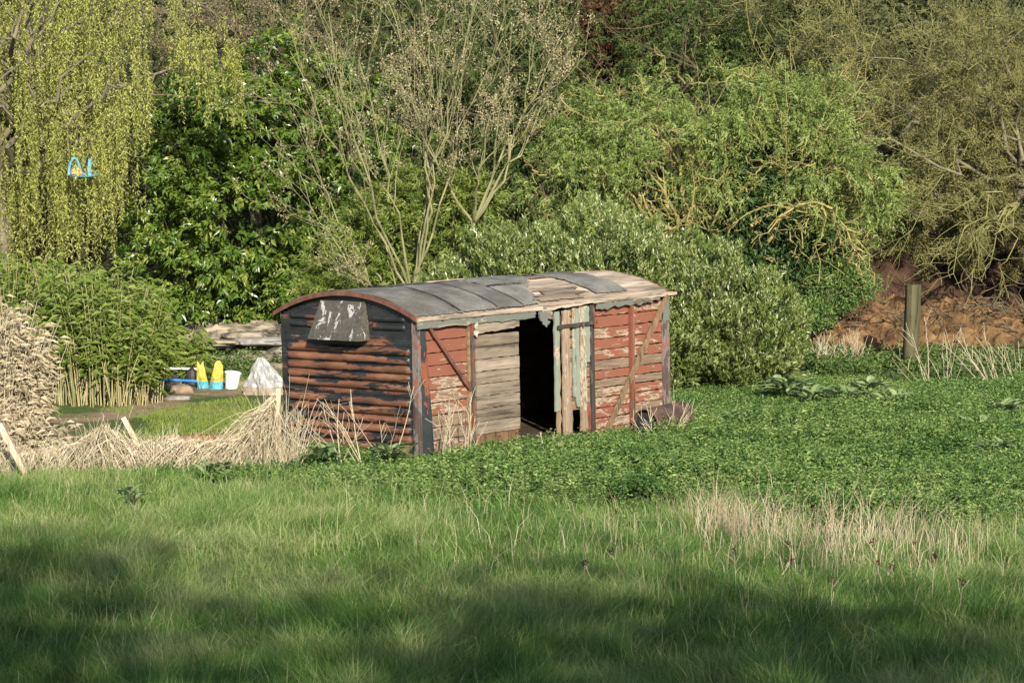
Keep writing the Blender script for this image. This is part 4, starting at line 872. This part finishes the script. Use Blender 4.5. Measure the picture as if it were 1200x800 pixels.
# woodland mass behind everything
g = np.random.default_rng(77); n_ = 9000; px = g.uniform(-14.5, 15, n_)*1.6; py = g.uniform(64, 76, n_); pz = np.asarray(gz(px, py))+g.uniform(0, 5.5, n_)
mb = MB(); clumps(mb, np.stack([px, py, pz], 1), np.tile([0, -1., .3], (n_, 1)), 14, .35, .26, .12, .4, .25, .2, .5, .9, .2, 78)
tag(mb.build('woodland', M['fardark']), 'dark woodland undergrowth on the slope behind all the trees', 'woodland', kind='stuff')

# bamboo and dead reeds at the left
def reeds(name, label, cx, cy, rx, ry, n, h0, h1, lm, seed, leaf_from=.35, lper=26, LL=.16, WW=.018, cm='culm', shape=None):
    base = np.array([cx, cy, G(cx, cy)]); t = thing(name, label, 'plant', base); g = np.random.default_rng(seed)
    p = nrm(g.normal(size=(n, 2)))*np.sqrt(g.random((n, 1)))*np.array([rx, ry]); k = 7
    h = g.uniform(h0, h1, n)*(1-.3*np.clip(p[:, 0]/rx, 0, 1)); lean = g.normal(0, .09, (n, 2))+p*.05
    tt = np.linspace(0, 1, k); P = np.stack([p[:, :1]+lean[:, :1]*tt*h[:, None]+.10*np.sign(p[:, :1])*tt**3, p[:, 1:]+lean[:, 1:]*tt*h[:, None], -.05+tt[None]*h[:, None]], -1)
    mb = MB(); tubes(mb, P, np.linspace(.008, .003, k)[None]*np.ones((n, 1)), 5, np.clip(g.normal(.6, .3, n), 0, 1)); mb.build('stems', M[cm], t)
    ii = np.repeat(np.arange(n), lper); q = g.uniform(leaf_from, 1, len(ii))*(k-1.001); a = q.astype(int); f = (q-a)[:, None]; pp = P[ii, a]*(1-f)+P[ii, a+1]*f
    D = nrm(np.stack([g.normal(0, 1, len(ii)), g.normal(0, 1, len(ii)), g.uniform(-.1, 1.0, len(ii))], 1)); pp = pp+D*.05+g.normal(0, .05, pp.shape)
    mb = MB(); leaves(mb, pp, D, nrm(np.array([0, -.3, 1.])+g.normal(0, .4, pp.shape)), LL*g.uniform(.6, 1.3, len(ii)), WW, np.clip(g.normal(.5, .22, len(ii)), 0, 1), droop=.45); mb.build('foliage', M[lm], t); return t
reeds('bamboo_clump', 'leafy green bamboo clump with bare tan canes below, left of the junk', -6.15, 38.9, .82, .9, 330, 1.1, 2.15, 'bamboo', 201, .42, 40, .17, .024)
reeds('bamboo_clump', 'taller bamboo clump behind, at the left edge below the willow', -7.9, 40.5, 1.1, .8, 400, 1.5, 2.25, 'bamboo', 202, .25, 34, .17, .024)
reeds('bamboo_sprout', 'small arching bamboo sprout overhanging the junk', -5.45, 41.9, .35, .3, 40, .6, 1.15, 'bamboo', 203, .3, 26, .2, .02)
reeds('dead_bamboo', 'bleached dead bamboo clump with straw-coloured leaves at the left edge', -6.72, 33.7, .50, .45, 230, 1.0, 2.0, 'straw', 204, .3, 26, .15, .014, 'straw')
reeds('dead_bamboo', 'low slumped dead bamboo leaves at the foot of the bleached clump', -6.3, 32.4, .6, .4, 50, .3, .7, 'straw', 205, .1, 30, .15, .017, 'straw')

# straw ridge draped over the fence
g = np.random.default_rng(300)
fx = np.array([-6.3, -5.7, -5.2, -4.95, -4.6, -4.25, -3.9, -3.5, -3.2, -3.0, -2.9, -2.8]); fh = np.array([.30, .28, .36, .58, .32, .40, .34, .36, .50, .80, .98, .60])
def ridgep(x): return 30.55 + (x+6.3)*.24
n_ = 5600; x = g.uniform(-6.3, -2.88, n_); keepd = g.random(n_) < np.interp(x, [-6.3, -4.8, -4, -2.8], [.45, .85, .8, 1]); x = x[keepd]; n_ = len(x)
h = np.interp(x, fx, fh)*g.uniform(.2, 1.0, n_); y = ridgep(x)+g.normal(0, .17, n_); k = 7
slant = np.interp(x, [-6.3, -5.0, -4.9, -4.3, -3.9, -3.0], [.1, .3, -.3, .25, 1.3, .35])*g.uniform(.3, 1.5, n_)+g.normal(0, .6, n_)
slant = np.where(x > -3.7, np.abs(slant)*1.3+.1, slant); st = np.stack([x, y, np.asarray(gz(x, y))+h], 1); Ln = h*g.uniform(.9, 1.5, n_)+.1; D = np.stack([-slant*.6, -np.abs(g.normal(.25, .3, n_)), np.full(n_, -.35)], 1); D = nrm(D); pts = [st]
for i in range(k-1):
    D = nrm(D+np.array([0, 0, -.22])+g.normal(0, .20, D.shape)); pts.append(pts[-1]+D*(Ln/(k-1))[:, None])
P = np.stack(pts, 1); P[..., 2] = np.maximum(P[..., 2], np.asarray(gz(P[..., 0], P[..., 1]))+.004)
mb = MB(); tubes(mb, P, np.full((n_, k), .0048)*np.linspace(1, .5, k), 3, np.clip(g.normal(.55, .32, n_), 0, 1))
n2 = 1500; x = g.uniform(-6.4, -2.6, n2); y = ridgep(x)+g.normal(0, .25, n2); D = nrm(np.stack([g.normal(0, .35, n2), g.normal(0, .3, n2), np.ones(n2)], 1)); pts = [np.stack([x, y, gz(x, y)], 1)]; hh = g.uniform(.25, .95, n2)*np.interp(x, fx, fh)*1.5
for i in range(k-1):
    D = nrm(D+g.normal(0, .12, D.shape)-np.array([0, 0, .05])); pts.append(pts[-1]+D*(hh/(k-1))[:, None])
tubes(mb, np.stack(pts, 1), np.full((n2, k), .0032)*np.linspace(1, .4, k), 3, np.clip(g.normal(.7, .2, n2), 0, 1))
tag(mb.build('dry_grass', M['straw']), 'matted straw-coloured dead grass draped along the old fence line', 'dry grass', kind='stuff')

# dead weed stems, each a plant
def weed(x, y, h, n, label, seed, lean=0., grp='dead weed stems', r=.006, head=False, cat='dead stems'):
    g = np.random.default_rng(seed); base = np.array([x, y, G(x, y)]); t = thing('dead_weed', label, cat, base, 0, grp); mb = MB(); k = 8
    D = nrm(np.stack([g.normal(lean, .30, n), g.normal(0, .25, n), np.ones(n)], 1)); pts = [np.stack([g.normal(0, .06, n), g.normal(0, .06, n), np.full(n, -.03)], 1)]; hh = g.uniform(.55, 1.1, n)*h
    for i in range(k-1):
        D = nrm(D+g.normal(0, .07, D.shape)); pts.append(pts[-1]+D*(hh/(k-1))[:, None])
    P = np.stack(pts, 1); Rr = np.ones((n, 1))*r*np.linspace(1, .5, k); tubes(mb, P, Rr, 4, np.clip(g.normal(.7, .2, n), 0, 1))
    a, b = spawn(P, Rr, 3, .35, .9, .6, .3, 5, .15, .1, .6, g); tubes(mb, a, np.maximum(b, .0025), 3, .7); mb.build('stems', M['straw'], t)
    if head:
        mb = MB(); tp = P[:, -1]; clumps(mb, tp, np.tile([0, 0, 1.], (len(tp), 1)), 26, .012, .03, .014, .3, .2, .3, .3, 1, 0, seed+1); mb.build('seed_heads', M['rustleaf'], t)
    return t
for i, (a, b, Yd, h, n, ln, lb) in enumerate((
    (395, 545, 31.3, 1.0, 6, -.3, 'branching dead stems in front of the rusty van end'), (428, 545, 31.2, 1.0, 6, -.35, 'leaning dead stems before the middle of the van end'),
    (462, 530, 31.3, 1.15, 4, -.05, 'tall thin upright dead stalks at the near corner of the van'), (520, 540, 31.6, .85, 8, .05, 'cluster of pale stalks below the left red panel'),
    (548, 540, 31.9, .9, 7, 0., 'pale stalks at the grey door post'), (340, 545, 31.5, .9, 8, .2, 'straw stalks at the left corner of the van end'),
    (770, 505, 33.6, .65, 10, -.15, 'grey dead stalks in front of the rusty tank'), (785, 500, 34.0, .75, 7, .3, 'leaning dead stalks right of the rusty tank'),
    (1085, 460, 41.0, 1.15, 6, -.3, 'tall bare stems right of the wooden post'), (1110, 470, 41.5, 1.0, 7, .1, 'bare branching stems in the green right of the post'),
    (1165, 475, 41.0, 1.1, 12, -.5, 'bundle of dead stems leaning left near the right edge'), (1190, 470, 41.0, 1.0, 7, -.3, 'sparse dead stems at the very right edge'),
    (1000, 420, 44.5, .7, 34, 0., 'tuft of brown dead grass left of the wooden post'), (960, 425, 44.3, .65, 30, .1, 'brown dead grass tuft beside the silvery shrub'),
    (650, 545, 31.5, .5, 4, .1, 'two thin brown stalks in the nettles below the doorway'))):
    p = at(a, b, Yd); weed(p[0], p[1], h, n, lb, 400+i, ln)
g = np.random.default_rng(55)
ords = 'leftmost second third fourth fifth sixth seventh eighth ninth tenth eleventh rightmost'.split()
for i, (a, b) in enumerate(sorted(((905, 640), (880, 655), (1000, 660), (1040, 655), (1075, 670), (1120, 690), (730, 640), (970, 690), (940, 620), (690, 650), (1018, 640), (1096, 640)))):
    Yd = 4/math.tan(PITCH+math.atan((b+45-400)/3000)); p = at(a, b, Yd); weed(p[0], p[1], .5, 1, ('%s of the brown dried seed heads standing in the dry grass' if i in (0, 11) else 'brown dried seed head in the dry grass, %s from the left') % ords[i], 440+i, 0, 'dried seed heads in the meadow', .0035, True, 'seed head')

# dock and comfrey plants
def dock(x, y, s, n, label, seed):
    g = np.random.default_rng(seed); s *= 1.3; base = (x, y, G(x, y)+.03); t = thing('dock_plant', label, 'plant', base, 0, 'broad-leaved docks'); mb = MB()
    for i in range(n):
        az = g.uniform(0, 2*np.pi); L_ = s*g.uniform(.6, 1.1); el = g.uniform(.35, 1.2); w_ = L_*.30; k = 7; o_ = np.array([g.normal(0, s*.25), g.normal(0, s*.25), 0.])
        d = np.array([math.cos(az), math.sin(az), 0]); sd_ = np.array([-math.sin(az), math.cos(az), 0]); q = np.linspace(0, 1, k); V = []
        for u in q:
            c = o_ + d*L_*(u*math.cos(el)+.25*u*u) + np.array([0, 0, 1])*L_*(u*math.sin(el)-.35*u**2.2)+np.array([0, 0, .14]); ww = w_*math.sin(np.pi*min(1, u*.92+.06))**.8*(1 if u > .15 else .35)
            V += [c-sd_*ww/2+np.array([0, 0, .18*ww]), c, c+sd_*ww/2+np.array([0, 0, .18*ww+.03*ww*math.sin(9*u)])]
        f = []
        for j in range(k-1): f += [(3*j, 3*j+1, 3*j+4, 3*j+3), (3*j+1, 3*j+2, 3*j+5, 3*j+4)]
        mb.add(V, f, float(np.clip(g.normal(.5, .25), 0, 1)))
    mb.build('leaves', M['dock'], t); return t
for i, (a, b, s, n, lb) in enumerate(((925, 470, .34, 44, 'broad-leaved plant, first clump right of the silvery shrub'), (955, 478, .30, 34, 'broad-leaved plant in front of the brown grass tuft'), (905, 458, .26, 24, 'small broad-leaved plant near the cut log'), (990, 480, .30, 40, 'broad-leaved plant between brown grass and wooden post'),
    (1020, 472, .30, 44, 'large broad-leaved clump just left of the wooden post'), (1050, 485, .28, 30, 'broad-leaved plant at the foot of the wooden post'), (1150, 520, .30, 34, 'bluish broad-leaved clump near the right edge'), (1180, 500, .30, 36, 'broad-leaved clump at the right edge, upper one'),
    (1165, 545, .26, 30, 'broad-leaved clump at the right edge, lowest one'), (860, 505, .22, 18, 'small broad leaves among the nettles right of the tank'), (380, 548, .24, 30, 'broad-leaved plant below the rusty van end'), (455, 545, .24, 34, 'broad-leaved plant below the near corner of the van'), (250, 572, .2, 18, 'small dock in front of the straw ridge'), (575, 575, .2, 16, 'small dock in the nettles below the grey door'),
    (740, 565, .18, 14, 'small dock in the nettles below the van right panel'), (150, 600, .18, 14, 'small dock in the grass at the left'))):
    Yd = min(4/math.tan(PITCH+math.atan((b-400)/3000)), 43.5); p = at(a, b, Yd); dock(p[0], p[1], s, n, lb, 500+i)

# ---------------------------------------------------------------- ground cover
g = np.random.default_rng(900)
def in_van(x, y, m=.02):
    dx = x+1.16519; dy = y-31.96855; s = dx*ex[0]+dy*ex[1]; u = dx*ey[0]+dy*ey[1]
    return (s > -m) & (s < L+m) & (u > -m) & (u < W+m)
def groundpts(n, y0, y1, xl=-.215, xr=.215, pw=1.0):
    y = y0+(y1-y0)*g.random(n)**pw; x = g.uniform(xl, xr, n)*y; return x, y
# nettle bed
def nettle_edge(x): return np.interp(x, [-7, -5, -3, -1, 1, 3, 6, 9], [31, 30, 28.7, 26.9, 25.8, 24.8, 24.8, 24.8])
x, y = groundpts(46000, 24, 43.6, -.16, .225); ne = nettle_edge(x)
d = y-ne+(fbm(x*1.2, y*1.2, 3)-.5)*2.5; ok = (d > 0) & ~in_van(x, y, .03) & ~((x < -2.6) & (y > 31.2+(x+6)*.0)) & ~((x < 2.1) & (y > 36.5)) & ((g.random(len(x)) < np.clip(d/3.2, .08, 1)))
ok &= ~((x > 4.2) & (x < 6.6) & (y > 42.4+(fbm(x*2, y*2, 8)-.5)*1.)); x = x[ok]; y = y[ok]
hh = (-.04+.40*fbm(x*.8, y*.8, 14, 3)+.24*vnoise(x*3.6, y*3.6, 15)**1.8)*np.interp((x+1.16519)*.758-(y-31.96855)*.652, [0, .6, 3.2], [.28, .45, 1.2])*np.interp(y-nettle_edge(x), [0, 2], [.6, 1.05])*np.interp(y, [24, 40], [1, 1.1])*.85
n_ = len(x); per = 19; C = np.stack([x, y, np.asarray(gz(x, y))+hh*.75], 1); mb = MB()
P = np.repeat(C, per, 0); off = g.normal(size=P.shape)*np.array([.05, .05, .045]); P = P+off; D = nrm(np.stack([g.normal(0, 1, len(P)), g.normal(0, 1, len(P)), g.normal(.15, .35, len(P))], 1))
ct = np.repeat(np.clip(g.normal(.5, .16, n_)+(fbm(x*1.5, y*1.5, 22)-.5)*.9+(vnoise(x*3.2, y*3.2, 15)-.5)*.2, 0, 1), per)
leaves(mb, P, D, nrm(np.array([0, 0, 1.])+g.normal(0, .45, P.shape)), g.uniform(.032, .06, len(P)), .025, np.clip(ct+g.normal(0, .15, len(P)), 0, 1), droop=.25)
sv_ = (x+1.16519)*.758-(y-31.96855)*.652; cand = np.where((sv_ > 1.0) & (vnoise(x*.8, y*.8, 93) > .42) & (y > nettle_edge(x)+.8))[0]; cand = g.choice(cand, min(3600, len(cand)), replace=False)
Cs = np.stack([x[cand], y[cand], np.asarray(gz(x[cand], y[cand]))+.02], 1); up_ = nrm(g.normal(0, .18, Cs.shape)+np.array([0, 0, 1.]))
shoots(mb, Cs, up_, 20, .30, .072, .034, .55, .22, .6, .9, .12, .3, 94, .95, 0., .012)
tag(mb.build('nettle_bed', M['nettle']), 'dense low bed of young nettles around the van', 'nettles', kind='stuff')
print('nettle leaves', len(P))
# ground cover below the banks; shade is painted into its dark leaf green
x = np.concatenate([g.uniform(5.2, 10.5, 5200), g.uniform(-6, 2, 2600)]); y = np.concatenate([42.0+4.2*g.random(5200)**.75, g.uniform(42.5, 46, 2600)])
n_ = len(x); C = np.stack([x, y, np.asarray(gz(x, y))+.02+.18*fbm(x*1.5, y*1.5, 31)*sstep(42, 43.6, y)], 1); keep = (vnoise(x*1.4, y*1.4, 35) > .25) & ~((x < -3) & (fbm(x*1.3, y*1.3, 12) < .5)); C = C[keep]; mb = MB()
clumps(mb, C, np.tile([0, 0, 1.], (len(C), 1)), 12, .09, .07, .05, .45, .25, .1, .2, 1., .2, 32); tag(mb.build('shade_dark_cover', M['shadecover']), 'ground cover at the foot of the banks, shade painted into its dark green', 'ground cover', kind='stuff')

def blades(mb, x, y, hgt, wid, tint, lean, g, zoff=-.01):
    n = len(x); b = np.stack([x, y, np.asarray(gz(x, y))+zoff], 1); az = g.uniform(0, 2*np.pi, n); S = np.stack([np.cos(az), np.sin(az)*.6, np.zeros(n)], 1)
    l = lean; up = np.array([0, 0, 1.]); h = hgt[:, None]; w_ = np.broadcast_to(wid, (n,))[:, None]
    m = b+up*h*.55+l*h*.22; t = b+up*h*np.sqrt(np.clip(1-.5*(l**2).sum(1, keepdims=True), .15, 1))+l*h*.95
    V = np.stack([b-S*w_/2, b+S*w_/2, m+S*w_*.4, m-S*w_*.4, t], 1); i = np.arange(n)[:, None]*5
    mb.add(V, i+np.array([[0, 1, 2, 3]]), tint); mb.f.append((i+np.array([[3, 2, 4]]))+mb.n-len(V.reshape(-1, 3))); mb.t.append(np.asarray(tint, np.float32).copy())
# foreground meadow
nt_ = 20000; x, y = groundpts(nt_, 16.4, 31.2, -.215, .215, 1.15); lim = np.maximum(nettle_edge(x)+2.4, 0)
ok = (y < lim+(fbm(x, y, 41)-.5)*4) & ~in_van(x, y, .05); x = x[ok]; y = y[ok]; per = 22; n_ = len(x)
hum = fbm(x*.9, y*.6, 44, 3); tus = vnoise(x*2.6, y*1.7, 47); hgt = (.05+.20*hum+.20*tus)*g.uniform(.7, 1.2, n_)*np.interp(y, [17, 24, 28, 30.5], [1.15, 1., .85, .45]); tl = np.clip(.45+(fbm(x*.8, y*.8, 45)-.5)*1.2+(vnoise(x*2.6, y*1.7, 48)-.5)*.45+g.normal(0, .10, n_), 0, 1)
dirn = fbm(x*.9, y*.7, 46, 2)*6*np.pi; ml = np.stack([np.cos(dirn)*.55, np.sin(dirn)*.3, np.zeros(n_)], 1)
X = np.repeat(x, per)+g.normal(0, .045, n_*per); Yy = np.repeat(y, per)+g.normal(0, .05, n_*per); H_ = np.repeat(hgt, per)*g.uniform(.55, 1.25, n_*per)
Ln = np.repeat(ml, per, 0)+np.concatenate([g.normal(0, .42, (n_*per, 2)), np.zeros((n_*per, 1))], 1); tt = np.clip(np.repeat(tl, per)+g.normal(0, .20, n_*per), 0, 1); dry = g.random(n_*per) < .035; tt[dry] = 1.
mb = MB(); blades(mb, X, Yy, H_, g.uniform(.6, 1.4, len(Yy))*np.interp(Yy, [17, 31], [.0056, .0068]), tt, Ln, g); tag(mb.build('meadow_grass', M['grass']), 'lush green meadow grass in the foreground', 'grass', kind='stuff')
print('grass blades', n_*per)
# tall dry grass in the meadow
def drygrass(n, f, name, label, h0, h1, seed, wd=.0042):
    g = np.random.default_rng(seed); P = f(g, n); x, y = P; lean = np.concatenate([g.normal(.05, .34, (len(x), 1)), g.normal(0, .3, (len(x), 1)), np.zeros((len(x), 1))], 1)
    mb = MB(); blades(mb, x, y, h0+(h1-h0)*g.random(len(x))**1.7, wd, np.clip(g.normal(.45, .25, len(x)), 0, 1), lean, g); tag(mb.build(name, M['straw']), label, 'dry grass', kind='stuff')
def patch(g, n):
    c = np.array([(2.15, 25.6, .17), (2.35, 24.9, .2), (3.0, 24.9, .30), (3.45, 24.0, .25), (3.9, 24.7, .28), (2.9, 23.9, .3), (.2, 25.2, .45), (1.1, 24.9, .25), (-1.6, 25.6, .4), (4.6, 23.0, .3), (-.5, 25.2, .25)]); wt = np.array([4, 4, 2.6, 3.4, 3, 2, .8, .7, .3, 1., .35]); k = g.choice(len(c), n, p=wt/wt.sum())
    x = c[k, 0]+g.normal(0, 1, n)*c[k, 2]*1.2; y = c[k, 1]+g.normal(0, 1, n)*c[k, 2]*3.6
    cx = np.round(x*4.2+.8*np.sin(y*5)+g.normal(0, .12, n))/4.2; cy = np.round(y*2.6+x+g.normal(0, .12, n))/2.6-x/2.6; m = g.random(n) < .55
    return np.where(m, cx+g.normal(0, .05, n), x), np.where(m, cy+g.normal(0, .06, n), y)
drygrass(2300, patch, 'tall_dry_grass', 'tall pale dry grass standing in the meadow right of centre', .22, .72, 61, .0055)
def scat(g, n): y = g.uniform(19, 41, n); x = g.uniform(-.2, .21, n)*y; ok = (fbm(x*.8, y*.8, 71) > .42) & ~in_van(x, y, .1) & ((y < 29) | (x > 1.5)) & ((y < 30) | (g.random(n) < .35)); return x[ok], y[ok]
drygrass(19000, scat, 'scattered_dry_grass', 'scattered thin dry stalks through the green meadow', .12, .34, 62, .0036)
g = np.random.default_rng(63); n_ = 34000; y = g.uniform(16.5, 36, n_); x = g.uniform(-.215, .215, n_)*y; ok = (vnoise(x*2.2, y*1.6, 91) > .35) & ((y < nettle_edge(x)+1.5) | ((g.random(n_) < .3) & (x > 1.5))) & ~in_van(x, y, .3) & ((x > -2.4) | (y < 30)); x = x[ok]; y = y[ok]; n_ = len(x)
mb = MB(); blades(mb, x, y, .1+.28*g.random(n_)**1.5, g.uniform(.008, .014, n_), np.clip(g.normal(.62, .14, n_), 0, 1), np.concatenate([g.normal(0, .45, (n_, 2)), np.zeros((n_, 1))], 1), g); tag(mb.build('coarse_grass', M['grass']), 'coarse broad grass blades standing through the finer meadow', 'grass', kind='stuff')
# short lawn behind the straw
n_ = 90000; y = g.uniform(31.6, 45.5, n_); x = g.uniform(-.225, -.055, n_)*y; v = fbm(x*.7+9, y*.45, 51, 4)+.10*np.interp(y, [32, 36, 41, 45], [1, .8, -1.6, -.6]); ok = (v > .46+g.normal(0, .03, n_)) & ~in_van(x, y, .1); x = x[ok]; y = y[ok]; n_ = len(x)
mb = MB(); blades(mb, x, y, g.uniform(.03, .09, n_), .009, np.clip(g.normal(.5, .2, n_), 0, 1), np.concatenate([g.normal(0, .5, (n_, 2)), np.zeros((n_, 1))], 1), g); tag(mb.build('lawn', M['lawn']), 'patchy short lawn behind the straw ridge', 'lawn', kind='stuff')

# ---------------------------------------------------------------- trees behind the viewer that shade the foreground
for i, (x, y, h, wd) in enumerate(((1.2, -8, 17.9, 3.4), (-4.0, -10, 18.9, 3.2), (7.2, -8.6, 17.2, 3.6), (13.2, -8.4, 16.2, 3.6))):
    h -= .5; z0 = h-2.4
    tree('shade_tree', ['tall tree behind the viewer, the middle one', 'tall tree behind the viewer, the left one', 'tall tree behind the viewer, right of the middle', 'tall tree behind the viewer, the far right one'][i], 'tree', (x, y),
         [(x, y, z0, wd, 2.0, 2.4), (x-1.2, y+.5, z0-4, wd*1.05, 2.2, 2.9), (x+1.0, y-.5, z0-8, wd*1.05, 2.2, 2.8), (x, y, z0-11, wd*.9, 2, 2)], 2600, 3, .5, .34, .22, 'laurel', 'bark', .3, 700+i*5, tb=.5, lump=.22, lo=.3, back=1., inner=0, limbs=12)
